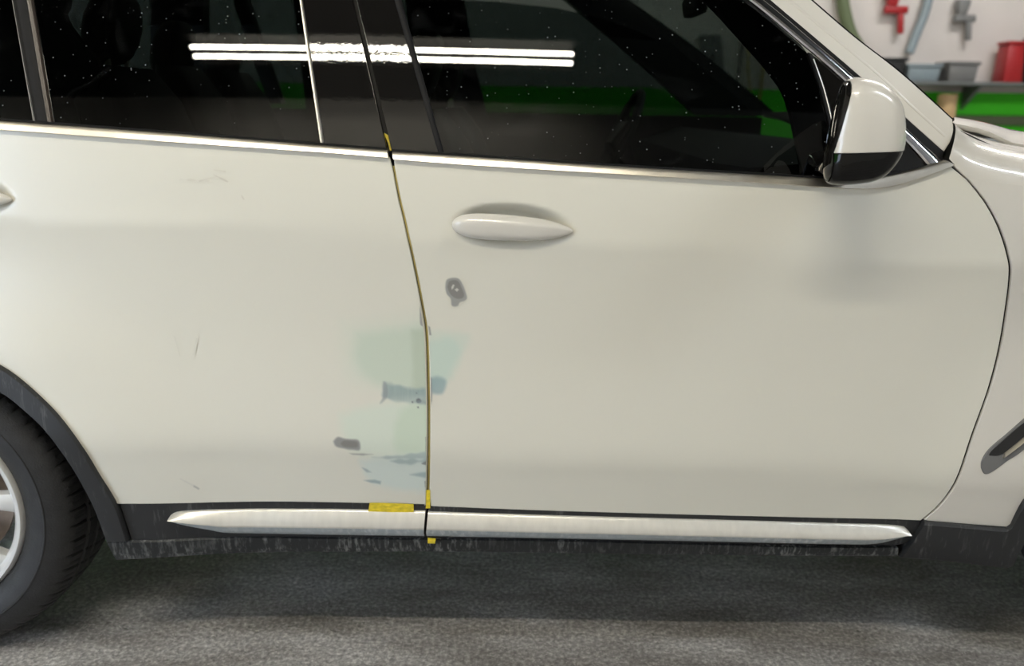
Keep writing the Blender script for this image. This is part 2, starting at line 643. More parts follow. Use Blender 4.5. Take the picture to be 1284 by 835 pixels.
def rbox(name, c, s, mat, parent=None, bev=0.01, seg=2, taper=None, shear=(0, 0)):
    """bevelled box, centre c, full size s; taper = (x, y) scale of the top; shear = top shift"""
    bm = bmesh.new()
    bmesh.ops.create_cube(bm, size=1.0)
    for v in bm.verts:
        v.co.x *= s[0]
        v.co.y *= s[1]
        v.co.z *= s[2]
        if v.co.z > 0:
            if taper:
                v.co.x *= taper[0]
                v.co.y *= taper[1]
            v.co.x += shear[0]
            v.co.y += shear[1]
    if bev:
        bmesh.ops.bevel(bm, geom=list(bm.edges), offset=bev, segments=seg, affect='EDGES', profile=0.5)
    bmesh.ops.translate(bm, vec=c, verts=bm.verts)
    me = bpy.data.meshes.new(name)
    bm.to_mesh(me)
    bm.free()
    me.materials.append(mat)
    me.polygons.foreach_set('use_smooth', [True] * len(me.polygons))
    me.set_sharp_from_angle(angle=math.radians(40))
    o = bpy.data.objects.new(name, me)
    COL.objects.link(o)
    if parent is not None:
        o.parent = parent
        o.location = -origin_of(parent)
    return o

def slab(name, x0, x1, y0, y1, z0, z1, mat, kind='structure'):
    V = [(x, y, z) for x in (x0, x1) for y in (y0, y1) for z in (z0, z1)]
    Fc = [(0, 1, 3, 2), (4, 6, 7, 5), (0, 4, 5, 1), (2, 3, 7, 6), (0, 2, 6, 4), (1, 5, 7, 3)]
    o = mk(name, V, Fc, mat, None, smooth=False)
    o['kind'] = kind
    return o

# ================================================================== THE ROOM
RX0, RX1, RY0, RY1, RH = -7.0, 8.0, -2.95, 5.2, 4.36
tag(slab('floor', RX0, RX1, RY0 - 4.0, RY1, -0.1, 0.0, M['floor']), 'dark grey worn concrete floor under the car')
tag(slab('wall_back', RX0, RX1, RY1, RY1 + 0.1, 0.0, RH, M['wall']), 'workshop wall behind the car, white above a bright green band')
# wall behind the viewer, with an unseen doorway added towards the rear of the car to let daylight in
DX0, DX1, DZ = -6.2, -2.9, 2.5
U = [(RX0, 0.0), (DX0, 0.0), (DX0, DZ), (DX1, DZ), (DX1, 0.0), (RX1, 0.0), (RX1, RH), (RX0, RH)]
def wall_ring(y):
    return [(x, y, z) for x, z in U]
wf = mk('wall_front', wall_ring(RY0) + wall_ring(RY0 - 0.15), [(7, 2, 1, 0), (7, 6, 3, 2), (6, 5, 4, 3), (8, 9, 10, 15), (10, 11, 14, 15), (11, 12, 13, 14)]
        + [((k + 1) % 8, (k + 1) % 8 + 8, k + 8, k) for k in range(8)], M['wallnear'], None, smooth=False)
wf['kind'] = 'structure'
tag(wf, 'workshop wall behind the viewer with an unseen doorway added for daylight')
drum = [[(x, RY0 + 0.2 + 0.17 * math.cos(k * math.pi / 8), DZ + 0.22 + 0.17 * math.sin(k * math.pi / 8)) for k in range(16)] for x in (DX0 - 0.1, DX1 + 0.1)]
dr = loft('added_door', drum, M['steel'], None, True, True, True, 40)  # unseen shutter drum added to go with the daylight doorway
dr['kind'] = 'structure'
tag(dr, 'rolled-up steel shutter added unseen above the daylight doorway')
tag(slab('wall_left', RX0 - 0.1, RX0, RY0, RY1, 0.0, RH, M['wall']), 'workshop end wall beyond the rear of the car')
tag(slab('wall_right', RX1, RX1 + 0.1, RY0, RY1, 0.0, RH, M['wall']), 'workshop end wall beyond the front of the car')
tag(slab('ceiling', RX0, RX1, RY0, RY1, RH, RH + 0.1, M['ceil']), 'dark workshop ceiling')

def lamp(x0, x1, y, z, label, mat, alongy=False):
    """double fluorescent batten: housing, end caps and two tubes"""
    t = empty('ceiling_lamp', ((x0 + x1) / 2, y, RH))
    tag(t, label, 'lamp', 'fluorescent ceiling lamps')
    def P(a, b, c):
        if alongy:
            return ((x0 + x1) / 2 + b, y + (a - (x0 + x1) / 2), c)
        return (a, y + b, c)
    sec = [(-0.06, RH), (-0.13, z + 0.022), (-0.124, z + 0.018), (-0.05, z + 0.038), (0.05, z + 0.038), (0.124, z + 0.018), (0.13, z + 0.022), (0.06, RH)]  # side wings shaped to keep the tube light off the ceiling
    loft('housing', [[P(a, b, c) for b, c in sec] for a in (x0 - 0.02, x1 + 0.02)], M['fixture'], t, True, True, True, 20, False)
    for s in (-0.037, 0.037):
        rings = []
        for a in (x0 + 0.02, x1 - 0.02):
            rings.append([P(a, s + 0.0105 * math.cos(k * math.pi / 5), z + 0.0105 * math.sin(k * math.pi / 5)) for k in range(10)])
        loft('tube', rings, mat, t, True, True, True)
        for a in (x0 + 0.01, x1 - 0.01):
            q = P(a, s, z + 0.01)
            rbox('tube_holder', q, (0.02, 0.026, 0.06) if not alongy else (0.026, 0.02, 0.06), M['fixture'], t, 0.003, 1)
    return t

lamp(-2.05, 0.49, -2.47, 4.27, 'long warm double tube lamp mirrored in the car windows', M['tube'])
lamp(2.6, 5.0, -1.6, 4.27, 'double tube ceiling lamp mirrored in the side mirror cap', M['coolglow'])
lamp(-5.6, -3.2, -2.0, 4.27, 'double tube ceiling lamp beyond the rear of the car', M['tube'])
lamp(2.2, 4.6, 2.6, 4.27, 'double tube ceiling lamp over the back wall, front end', M['backglow'])
lamp(-2.4, 0.0, 3.4, 4.27, 'double tube ceiling lamp over the far side of the car', M['tube'])

# ================================================================== THE CAR
car = empty('car', (0.15, 0.95, 0.0))
tag(car, 'white sport utility car with half-repaired doors parked on the concrete', 'car')

GAP = [(489, 188), (493, 208), (501, 250), (508, 279), (519, 329), (530.5, 388), (535, 419), (537, 476), (537.7, 529), (537.5, 575), (536.5, 618), (536, 634)]
FGAP = [(1193, 205), (1214, 226), (1236, 254), (1254, 288), (1266, 328), (1265, 365), (1256, 425), (1242, 483), (1219, 548), (1194, 613), (1174, 638), (1157, 653)]
def shift(pts, d):
    return [(p[0] + d, p[1]) for p in pts]
def arc(c, r, a0, a1, n=10):
    return [W((c[0] + r * math.cos(math.radians(a0 + (a1 - a0) * i / n)), c[1] + r * math.sin(math.radians(a0 + (a1 - a0) * i / n)))) for i in range(n + 1)]

REAR_BELT_LOW = [(-165, 152.5), (0, 163), (200, 177), (405, 191), (487, 198)]
ARCH_OUT = [(0, 457), (20, 470), (44, 490), (74, 520), (101, 556), (126, 596), (147, 631)]
REAR_BOT = [(149, 631), (280, 629), (380, 628.5), (533, 631.5)]

# ---- rear door
rear_door = panel('rear_door', [
    REAR_BELT_LOW,
    shift(GAP, -3.0)[1:],
    list(reversed(REAR_BOT)),
    list(reversed(ARCH_OUT)),
    arc(REAR, 0.458, 60, 95, 6),
    [W((-1.40, 0.95)), W((-1.36, 1.20))],
], body, M['paint'], car, fine=[(HANDLES[1][0], HANDLES[1][1], 0.14, 0.055, 0.008)])
rear_door['label'] = 'white rear door skin with filler patches along its front edge'

# ---- front door
FRONT_BELT_LOW = [(495, 200), (600, 208), (830, 222), (960, 230), (1035, 235), (1090, 237), (1125, 232), (1160, 221), (1190, 209)]
FRONT_BOT = [(541, 634), (700, 640), (900, 645.5), (1050, 649), (1154, 652)]
front_door = panel('front_door', [
    FRONT_BELT_LOW,
    shift(FGAP, -3.0)[1:-1],
    list(reversed(FRONT_BOT)),
    list(reversed(shift(GAP, 3.0)[1:-1])),
], body, M['paint'], car, fine=[(HANDLES[0][0], HANDLES[0][1], 0.14, 0.055, 0.006)])
front_door['label'] = 'white front door skin with one grey primer spot and side mirror'

# ---- quarter panel behind the rear door (outside the frame)
panel('quarter_panel', [
    [W((-1.367, 1.20)), W((-1.405, 0.95)), W((-1.405, 0.83))],
    arc(REAR, 0.458, 97, 178, 8),
    [W((-1.80, 0.35)), W((-2.25, 0.40)), W((-2.32, 0.75)), W((-2.20, 1.22))],
], body, M['gloss'], car, sp=0.05)

# ---- front wing: side panel, rolled shoulder
CREASE = [(1190, 199), (1204, 213), (1226, 225), (1284, 233), (1400, 246), (1560, 264), W((1.9, 1.02)), W((2.30, 0.935))]
fender = panel('fender', [
    [(1196, 207)] + CREASE[1:] + [W((2.38, 0.90))],
    [W((2.38, 0.88)), W((2.42, 0.6)), W((2.36, 0.40))],
    [W((2.11, 0.40))] + arc(FRONT, 0.50, 4, 168, 14),
    [(1284, 626), (1266, 658)],
    [(1264, 660), (1210, 656), (1160, 652)],
    list(reversed(shift(FGAP, 3.0)[1:-1])),
], body, M['gloss'], car, sp=0.03)
fender['label'] = 'clean white front wing with a dark air vent'
C0 = [Vector((q[0], body(*q), q[1])) for q in resample(curve(CREASE, body), 64)]
C3 = [at(px, py, Y) for px, py, Y in [(1194, 154, 0.155), (1199, 160, 0.165), (1215, 168, 0.18), (1245, 177, 0.195), (1284, 184.5, 0.20), (1400, 204, 0.21), (1560, 233, 0.21)]]
C3 += [Vector((1.9, 0.225, 1.095)), Vector((2.30, 0.24, 1.005))]
C3 = [Vector(p) for p in resample(catmull([tuple(p) for p in C3]), 64)]
rings = []
for a, b in zip(C0, C3):
    c = Vector((a.x * 0.6 + b.x * 0.4, a.y + 0.022, b.z + 0.002))
    row = []
    for k in range(13):
        t = k / 12
        row.append(a * (1 - t) ** 2 + c * 2 * t * (1 - t) + b * t * t)
    row.append(b + Vector((0, 0.004, -0.004)))
    row.append(b + Vector((0, 0.006, -0.05)))
    rings.append(row)
loft('fender_shoulder', rings, M['gloss'], fender, closed=False, sharp=60)

# ---- bonnet
H1 = [at(px, py, Y) for px, py, Y in [(1197, 155, 0.20), (1235, 163, 0.205), (1268, 178, 0.208), (1284, 181.5, 0.21), (1400, 201, 0.22), (1560, 230, 0.22)]]
H2 = [at(px, py, 0.42) for px, py in [(1193, 152), (1240, 158), (1265, 163), (1284, 166), (1400, 186), (1560, 214)]]
H1 += [Vector((1.9, 0.235, 1.10)), Vector((2.28, 0.25, 1.01))]
H2 += [Vector((1.92, 0.42, 1.125)), Vector((2.32, 0.42, 1.03))]
H1 = [Vector(p) for p in resample(catmull([tuple(p) for p in H1]), 48)]
H2 = [Vector(p) for p in resample(catmull([tuple(p) for p in H2]), 48)]
rings = []
for a, b in zip(H1, H2):
    half = [a + Vector((0, 0.004, -0.010)), a + Vector((0, 0.0005, -0.004)), a, a + Vector((0.0, 0.012, 0.003))]
    for k in range(1, 7):
        t = k / 6
        half.append(a.lerp(b, t) + Vector((0, 0, 0.012 * math.sin(math.pi * t))))
    half.append(Vector((b.x, 0.70, b.z + 0.004)))
    half.append(Vector((b.x + 0.03, 0.95, b.z + 0.006)))
    rings.append(half + [Vector((p.x, 1.9 - p.y, p.z)) for p in reversed(half[:-1])])
loft('bonnet', rings, M['gloss'], car, closed=False, sharp=50)
# front end closing the nose (outside the frame)
xb = H2[-1].x
nose = []
for t in range(9):
    a = t / 8
    x = xb + 0.015 + 0.22 * math.sin(a * math.pi / 2) * (1 - 0.25 * a)
    z = 1.02 - 0.70 * a
    nose.append([Vector((x - 0.25 * abs(s) ** 3, 0.95 + s * 0.86, z)) for s in [k / 8 - 1 for k in range(17)]])
loft('front_bumper', nose, M['gloss'], car, closed=False, sharp=60)

# ---- dark inner structure behind the seams
panel('inner_panel', [[W((-1.37, 1.16)), W((1.02, 1.08))], [W((1.12, 0.95)), W((1.05, 0.60)), W((0.98, 0.33))], [W((-0.86, 0.33)), W((-0.90, 0.60)), W((-1.10, 0.80)), W((-1.37, 0.86))]],
      body, M['inner'], car, off=0.035, sp=0.08, rim=0)

# ---- waist trims
BEL = [(0, -0.012), (0.0, 0.003), (0.08, 0.0045), (0.5, 0.0072), (0.90, 0.0095), (0.97, 0.008), (1.0, 0.004), (1.0, -0.008)]
strip('waist_trim', [(-230, 136), (0, 151.5), (200, 166), (405, 182), (486, 188)], [(-230, 148), (0, 163), (200, 177.5), (405, 191.5), (487, 198)],
      body, M['chrome'], rear_door, BEL)['label'] = 'satin aluminium waist trim'
strip('waist_trim', [(492, 190), (600, 197), (830, 212), (960, 219.5), (1035, 224), (1090, 224), (1130, 217), (1165, 208), (1186, 201)],
      [(494, 200), (600, 208), (830, 222), (960, 230), (1035, 235), (1090, 237), (1125, 232), (1160, 221), (1196, 207)],
      body, M['chrome'], front_door, BEL, n=90)['label'] = 'satin aluminium waist trim sweeping up under the mirror'
SEAL = [(0, -0.012), (0, 0.002), (0.5, 0.004), (1, 0.002), (1, -0.012)]
strip('waist_seal', [(-230, 133), (0, 148.5), (200, 163.5), (405, 179.5), (486, 185.5)], [(-230, 137), (0, 152.5), (200, 167), (405, 183), (486, 189)],
      lambda x, z: body(x, z) + 0.006, M['rubber'], rear_door, SEAL)
strip('waist_seal', [(491, 187), (600, 194.5), (830, 209.5), (960, 217), (1035, 221.5), (1090, 221), (1130, 214)],
      [(492, 191), (600, 198), (830, 213), (960, 220.5), (1035, 225), (1090, 225), (1130, 218)],
      lambda x, z: body(x, z) + 0.006, M['rubber'], front_door, SEAL, n=80)

# ---- glasshouse
def line(x0, y0, x1, y1, ytop=-95):
    return [(x0 + (x1 - x0) * (ytop - y0) / (y1 - y0), ytop), (x1, y1)]
def gl_panel(name, edges, mat, parent, off=0.0, rim=0.006, sp=0.06):
    return panel(name, edges, glassy, mat, parent, off=off, sp=sp, rim=rim, rr=0.0015)

def bar(name, l0, l1, mat, parent, h=0.006, base=-0.004, n=24, r=0.3):
    return strip(name, l0, l1, glassy, mat, parent, [(0, base), (0.0, h * 0.5), (0.15, h * 0.85), (0.5, h), (0.85, h * 0.85), (1.0, h * 0.5), (1.0, base)], n=n)

gl_panel('quarter_glass', [[(-240, -95), (-8, -95)], [(6, -60), (17, 0), (43, 154)], [(43, 155), (-240, 140)]], M['glass'], car, off=0.004)
bar('window_divider', line(16.5, 0, 43.5, 154), line(19.5, 0, 46.8, 154.5), M['bright'], rear_door, h=0.007)
bar('frame_strip', line(19.5, 0, 46.8, 154.5), line(34.5, 0, 61, 156), M['rubber'], rear_door, h=0.003)
bar('frame_strip', line(34.5, 0, 61, 156), line(41, 0, 67, 157), M['brown'], rear_door, h=0.006)
gl_panel('window_glass', [line(40.5, 0, 66, 158), [(66, 158), (200, 167), (403, 183)], list(reversed(line(376, 0, 403, 183)))], M['glass'], rear_door, off=0.003)
bar('window_divider', line(376, 0, 402.5, 182), line(380.5, 0, 407.5, 183), M['chrome'], rear_door, h=0.008)
gl_panel('pillar_cover', [line(380, 0, 407, 183), [(407, 184), (486, 190)], list(reversed(line(441.5, 0, 485.5, 190)))], M['piano'], rear_door, off=-0.003, rim=0.012, sp=0.03)
gl_panel('pillar_cover', [line(448, 0, 492.5, 190), [(492.5, 191), (551, 196)], list(reversed(line(495, 0, 551, 196)))], M['piano'], front_door, off=-0.003, rim=0.012, sp=0.03)
bar('window_seal', line(494.5, 0, 551, 196), line(503, 0, 558, 196), M['rubber'], front_door, h=0.006)
# door seam between the two pillar covers
gl_panel('pillar', [line(425, 0, 470, 190), [(470, 190), (510, 192)], list(reversed(line(465, 0, 510, 192)))], M['inner'], car, off=0.018, rim=0)
UP_LO = [(560, -98), (760, -100), (838, -72), (938, 0), (1000, 51), (1060, 103), (1136, 178), (1163, 208)]
UP_HI = [(560, -106), (765, -109), (852, -80), (957, 0), (1017, 50), (1072, 98), (1136, 161), (1181, 203)]
gl_panel('window_glass', [line(502, 0, 557, 196), [(557, 197), (700, 205), (960, 221), (1042, 226)], [(1041, 170), (1016, 72)], [(1004, 56), (938, 1), (838, -70), (760, -97), (560, -96)]], M['glass'], front_door, off=0.003)
# mirror triangle
gl_panel('corner_panel', [[(1018, 70), (1043, 150), (1050, 226)], [(1100, 226), (1135, 217), (1170, 206)], [(1162, 207), (1135, 179), (1062, 105), (1018, 69)]], M['piano'], front_door, off=0.0, sp=0.03)
bar('window_seal', [(1013, 66), (1028, 110), (1041, 165), (1046, 225)], [(1018, 68), (1034, 110), (1047, 165), (1053, 225)], M['rubber'], front_door, h=0.006)
bar('corner_bead', [(1018, 74), (1031, 112), (1041, 152)], [(1020, 74), (1033.5, 112), (1043, 152)], M['chrome'], front_door, h=0.008)
bar('upper_trim', UP_HI, UP_LO, M['bright'], front_door, h=0.010, n=70)['label'] = 'bright aluminium trim running down the window edge'
PIL_IN = [(560, -116), (770, -121), (864, -90), (967, -1), (1026, 49), (1083, 98), (1136, 146), (1183, 188)]
bar('roof_seal', PIL_IN, UP_HI, M['rubber'], car, h=0.001, n=60)
PIL_OUT = [(1014, -1), (1070, 47), (1128, 92), (1193, 150.5)]
pil = gl_panel('windscreen_pillar', [[(770, -120), (864, -89), (967, 0), (1026, 50), (1083, 99), (1136, 147), (1183, 189)], [(1190, 178), (1194, 164), (1193, 151)],
          list(reversed(PIL_OUT)), [(1014, 0), (900, -98), (820, -150), (770, -160)]], M['gloss'], car, off=-0.002, rim=0.03, sp=0.025)
bar('pillar_seal', [(1014, -1), (1070, 47), (1128, 92), (1193, 150)], [(1019, -1), (1075, 47), (1133, 92), (1196, 149)], M['rubber'], pil, h=-0.004, base=-0.04, n=30)
# raised feature line along the painted pillar
bar('pillar_rib', [(985, 0), (1040, 45), (1100, 95), (1140, 133), (1183, 172)], [(993, 0), (1048, 46), (1107, 96), (1146, 133), (1187, 170)], M['gloss'], pil, h=0.003, base=0.0, n=30)
# side frame above the doors, roof and rear quarter (all above or beside the frame)
gl_panel('roof_rail', [[(-330, -96), (560, -96), (760, -99)], [(770, -121), (770, -160)], [(560, -165), (-330, -160)]], M['gloss'], car, off=-0.001, rim=0.03)

gl_panel('rear_pillar', [[W((-1.50, 1.20)), W((-2.18, 1.22))], [W((-2.15, 1.30)), W((-1.85, 1.66))], [W((-1.46, 1.66)), W((-1.50, 1.21))]], M['gloss'], car, off=-0.002, rim=0.02)
# near windscreen edge to far one
E = [Vector((q[0], glassy(*q) + 0.012, q[1])) for q in resample(curve([(780, -160), (900, -96), (1016, 0), (1073, 47), (1131, 92), (1196, 150)], glassy), 16)]
rings = []
for p in E:
    rings.append([Vector((p.x + 0.10 * (1 - s * s), 0.95 + s * (0.95 - p.y), p.z + 0.01 * (1 - s * s))) for s in [k / 10 - 1 for k in range(21)]])
loft('windscreen', rings, M['screen'], car, closed=False, sharp=80)
top = E[0]
rf = []
for x in (-2.0, -1.5, -1.0, -0.5, 0.0, top.x + 0.03):
    ye = glassy(x, 1.70) + 0.0
    rf.append([Vector((x + (0.10 * (1 - s * s) if x > 0.1 else 0), 0.95 + s * (0.95 - ye), top.z + 0.05 * (1 - s ** 4))) for s in [k / 8 - 1 for k in range(17)]])
loft('roof', rf, M['gloss'], car, closed=False, sharp=60)
# inner lining of the doors and the far side
farb = lambda x, z: 1.9 - body(x, z)
farg = lambda x, z: 1.9 - glassy(x, z)
panel('far_side', [[W((-2.2, 1.24)), W((0.95, 1.22))], [W((1.1, 0.9)), W((1.0, 0.42))], [W((-2.2, 0.42)), W((-2.3, 0.8))]], farb, M['gloss'], car, sp=0.12, rim=0)
panel('far_door_card', [[W((-2.0, 1.25)), W((0.98, 1.235))], [W((1.0, 0.42)), W((-2.0, 0.42))]], lambda x, z: farb(x, z) - 0.06, M['trim'], car, sp=0.15, rim=0)
panel('near_door_card', [[W((-2.0, 1.19)), W((0.95, 1.12))], [W((0.95, 0.42)), W((-0.7, 0.42)), W((-0.9, 0.8)), W((-1.95, 0.86))]], lambda x, z: body(x, z) + 0.075, M['trim'], car, sp=0.15, rim=0)
panel('far_windows', [[W((-2.0, 1.62)), W((0.15, 1.62)), W((0.98, 1.23))], [W((0.98, 1.22)), W((-2.1, 1.24))]], farg, M['farglass'], car, sp=0.15, rim=0)

def far_bar(name, pts, w, parent=car):
    """pillar on the far side, between photo points"""
    A = [at(px, py, 1.72) for px, py in pts]
    rr_ = []
    for i, p in enumerate(A):
        hw = w[i] / 2
        rr_.append([p + Vector((-hw, 0, 0)), p + Vector((-hw, 0.07, 0)), p + Vector((hw, 0.07, 0)), p + Vector((hw, 0, 0))])
    return loft(name, rr_, M['trim'], parent, True, True, True, 30)
far_bar('far_pillar', [(222, -40), (222, 0), (222, 72), (220, 150)], [0.19, 0.20, 0.20, 0.22])
far_bar('far_pillar', [(372, -40), (374, 0), (385, 75), (395, 150)], [0.04, 0.04, 0.05, 0.06])
far_bar('far_pillar', [(540, -40), (545, 0), (555, 75), (570, 150)], [0.20, 0.22, 0.24, 0.26])
far_bar('far_pillar', [(690, -40), (750, 0), (815, 50), (875, 100), (925, 145)], [0.22, 0.24, 0.28, 0.30, 0.32])
belt = far_bar('seat_belt', [(285, -30), (300, 0), (320, 60), (345, 130)], [0.05, 0.05, 0.05, 0.05])

panel('pillar_trim', [[(780, -88), (838, -72), (938, 0), (1016, 72)], [(1045, 150), (1050, 226)], [(1010, 226), (990, 132), (968, 92), (930, 48), (893, 8), (870, -12), (770, -66)]], lambda x, z: glassy(x, z) + 0.05, M['trim'], car, sp=0.05, rim=0.02)
panel('luggage_blackout', [[(-320, -118), (84, -118), (84, -5), (79, 20), (98, 50), (122, 78)], [(122, 210), (-320, 210)]], lambda x, z: 0.30, M['trim'], car, sp=0.15, rim=0.02)  # dark sheet added to black out the view through the quarter glass
panel('scuttle', [[(1140, 135), (1190, 158), (1250, 186)], [(1255, 235), (1160, 232)], [(1140, 200), (1140, 140)]], lambda x, z: glassy(x, z) + 0.03, M['inner'], car, sp=0.05, rim=0.1)
# ---- cabin
def cushion(name, rows, mat, parent):
    """padded block: rows of (centre, half x, half y) superellipse sections going up"""
    rings = []
    for c, hx, hy in rows:
        ring = []
        for k in range(24):
            a = 2 * math.pi * k / 24
            ca, sa = math.cos(a), math.sin(a)
            ring.append(Vector((c[0] + hx * math.copysign(abs(ca) ** 0.55, ca), c[1] + hy * math.copysign(abs(sa) ** 0.45, sa), c[2])))
        rings.append(ring)
    return loft(name, rings, mat, parent, True, True, True, 60)
def seat(x, y, w, lean=0.26, head=(0.0, 0.0), zb=0.62):
    s = empty('seat', (x, y, 0.40), car)
    cushion('seat_cushion', [((x + 0.20, y, zb - 0.16), 0.27, w * 0.9), ((x + 0.20, y, zb - 0.05), 0.29, w), ((x + 0.20, y, zb), 0.27, w), ((x + 0.20, y, zb + 0.03), 0.22, w * 0.85)], M['seat'], s)
    rows = []
    for k in range(9):
        t = k / 8
        rows.append(((x - 0.08 - lean * t, y, zb - 0.02 + 0.66 * t), 0.085 * (1 - 0.25 * t) * (1 if k < 8 else 0.55), w * (1.0 - 0.22 * t ** 2) * (1 if k < 8 else 0.8)))
    cushion('backrest', rows, M['seat'], s)
    hx, hz = x - 0.08 - lean - 0.01 + head[0], zb + 0.74 + head[1]
    hd = []
    for k in range(9):
        a = math.pi * k / 8
        hd.append(((hx - 0.02 * math.cos(a), y, hz - 0.085 * math.cos(a)), 0.013 + 0.030 * math.sin(a), 0.04 + 0.062 * math.sin(a)))
    cushion('headrest', hd, M['seat'], s)
    for q in (-0.05, 0.05):
        tube('headrest_post', [(x - 0.08 - lean, y + q, zb + 0.58), (hx, y + q, hz)], 0.007, M['chrome'], s)
    return s
seat(0.12, 0.52, 0.25)
seat(0.12, 1.38, 0.25)
seat(-0.70, 0.50, 0.26, lean=0.20, head=(0.005, -0.01), zb=0.71)
seat(-0.72, 0.95, 0.18, lean=0.20, head=(0, -0.06), zb=0.73)
seat(-0.72, 1.40, 0.26, lean=0.20, head=(0, -0.06), zb=0.73)
dash = []
for y in (0.17, 0.3, 0.6, 0.95, 1.3, 1.6, 1.73):
    e = 0.0 if 0.2 < y < 1.7 else 0.04
    dash.append([Vector((0.44 + e, y, 0.70)), Vector((0.42 + e, y, 1.02)), Vector((0.47 + e, y, 1.15)), Vector((0.62, y, 1.20 - e)), Vector((0.98, y, 1.17 - e)), Vector((1.0, y, 0.70))])
loft('dashboard', dash, M['trim'], car, True, True, True, 30)
sw = empty('steering_wheel', (0.46, 1.38, 1.10), car)
ring = []
for i in range(32):
    a = 2 * math.pi * i / 32
    cx, cz = 0.185 * math.cos(a), 0.185 * math.sin(a)
    ctr = Vector((0.46 - 0.10 + 0.40 * cz, 1.38 + cx, 1.15 + 0.90 * cz))
    u = Vector((0.40 * math.sin(a), math.cos(a), 0.90 * math.sin(a))).normalized()
    w = Vector((-0.9, 0, 0.4)).normalized()
    ring.append([ctr + (u * math.cos(2 * math.pi * k / 8) + w * math.sin(2 * math.pi * k / 8)) * 0.015 for k in range(8)])
ring.append(ring[0])
loft('wheel_rim', ring, M['trim'], sw, True)
cushion('hub', [((0.40, 1.38, 1.07), 0.03, 0.06), ((0.36, 1.38, 1.15), 0.04, 0.08), ((0.40, 1.38, 1.22), 0.03, 0.06)], M['trim'], sw)
for dy in (-1, 1):
    tube('wheel_spoke', [(0.37, 1.38 + dy * 0.06, 1.15), (0.36, 1.38 + dy * 0.18, 1.15)], 0.014, M['bright'], sw)
rm = at(872, 0, 0.95)
cushion('rear_view_mirror', [((rm.x, 0.95, rm.z - 0.04), 0.018, 0.11), ((rm.x, 0.95, rm.z), 0.024, 0.125), ((rm.x + 0.02, 0.95, rm.z + 0.04), 0.03, 0.05)], M['trim'], car)

# ---- door handles
def handle(hx, hz, parent):
    rings = []
    n = 30
    for i in range(n + 1):
        u = -math.cos(math.pi * i / n)
        e = 4.0 if u < 0 else 2.3
        f = max(0.0, 1 - abs(u) ** e)
        hh = 0.0250 * f ** (0.5 if u < 0 else 0.66) * (1.0 - 0.10 * u) + 0.0006
        x = hx + 0.121 * u
        zc = hz - 0.040 * (x - hx) - 0.002
        yb = side_profile(zc + RAKE * x) + 0.010 * x * x - 0.004 - 0.004 * f
        dd = 0.016 * f ** 0.5 + 0.0006
        rg = []
        for k in range(28):
            a = 2 * math.pi * k / 28
            ca, sa = math.cos(a), math.sin(a)
            yy = -dd * ca
            zz = hh * math.copysign(abs(sa) ** 0.85, sa)
            # gentle ridge along the upper third
            if ca > 0:
                yy -= 0.003 * f * math.exp(-((sa - 0.35) / 0.25) ** 2)
            rg.append(Vector((x, yb + yy, zc + zz)))
        rings.append(rg)
    o = loft('door_handle', rings, M['gloss'], parent, True, True, True, 80)
    o['label'] = 'white almond-shaped pull handle'
    return o
handle(HANDLES[0][0], HANDLES[0][1], front_door)
handle(HANDLES[1][0], HANDLES[1][1], rear_door)

# ---- lower cladding, silver mouldings, sill
low = lambda x, z: body(x, z) * 0.45 + 0.026
panel('door_cladding', [[(151, 632.5), (280, 630.5), (380, 630), (534, 633)], [(534, 634), (532, 674)], [(531, 674), (400, 673), (260, 674), (166, 677)], [(165, 676), (151, 634)]],
      body, M['clad'], rear_door, off=0.002, sp=0.02)
panel('door_cladding', [[(539.5, 635.5), (700, 641.5), (900, 647), (1050, 650.5), (1154, 653.5)], [(1151, 664), (1145, 674), (1136, 681)], [(1120, 684), (900, 681), (700, 676), (536.5, 674)], [(536.5, 673), (539.5, 637)]],
      body, M['clad'], front_door, off=0.002, sp=0.02)
MOU = [(0, -0.015), (0.0, 0.000), (0.06, 0.004), (0.30, 0.013), (0.52, 0.021), (0.58, 0.0215), (0.60, 0.0205)]
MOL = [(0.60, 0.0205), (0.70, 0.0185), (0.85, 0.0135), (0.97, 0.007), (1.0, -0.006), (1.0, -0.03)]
def moulding(parent, T, B, n):
    o = strip('sill_moulding', T, B, body, M['mould'], parent, MOU, n=n, sharp=50, cap=False)
    o['label'] = 'satin silver sill moulding'
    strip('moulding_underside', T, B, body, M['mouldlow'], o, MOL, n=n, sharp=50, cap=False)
moulding(rear_door, [(214, 646), (222, 642), (245, 640), (300, 638.5), (420, 638.5), (533.5, 640.5)], [(214, 649), (228, 656), (262, 663), (300, 667.5), (420, 669.5), (532, 671)], 70)
moulding(front_door, [(537, 641.5), (700, 646.5), (900, 652), (1040, 656), (1125, 659), (1138, 664)], [(535, 671), (700, 674), (900, 678), (1040, 681), (1100, 680), (1139, 668)], 90)
SILL = [(0, -0.02), (0, 0.0), (0.08, 0.006), (0.6, 0.004), (0.92, 0.0), (1.0, -0.012), (1.0, -0.08)]
strip('sill', [(135, 677), (162, 677), (230, 674.5), (300, 672), (533, 674), (700, 676), (900, 681), (1000, 684), (1125, 685)],
      [(147, 704), (165, 703), (230, 699), (300, 695), (533, 693), (700, 695), (900, 697), (1000, 698), (1125, 698.5)],
      lambda x, z: body(x, z) + 0.004, M['sill'], car, SILL, n=90)['label'] = 'black plastic sill with dried mud streaks'

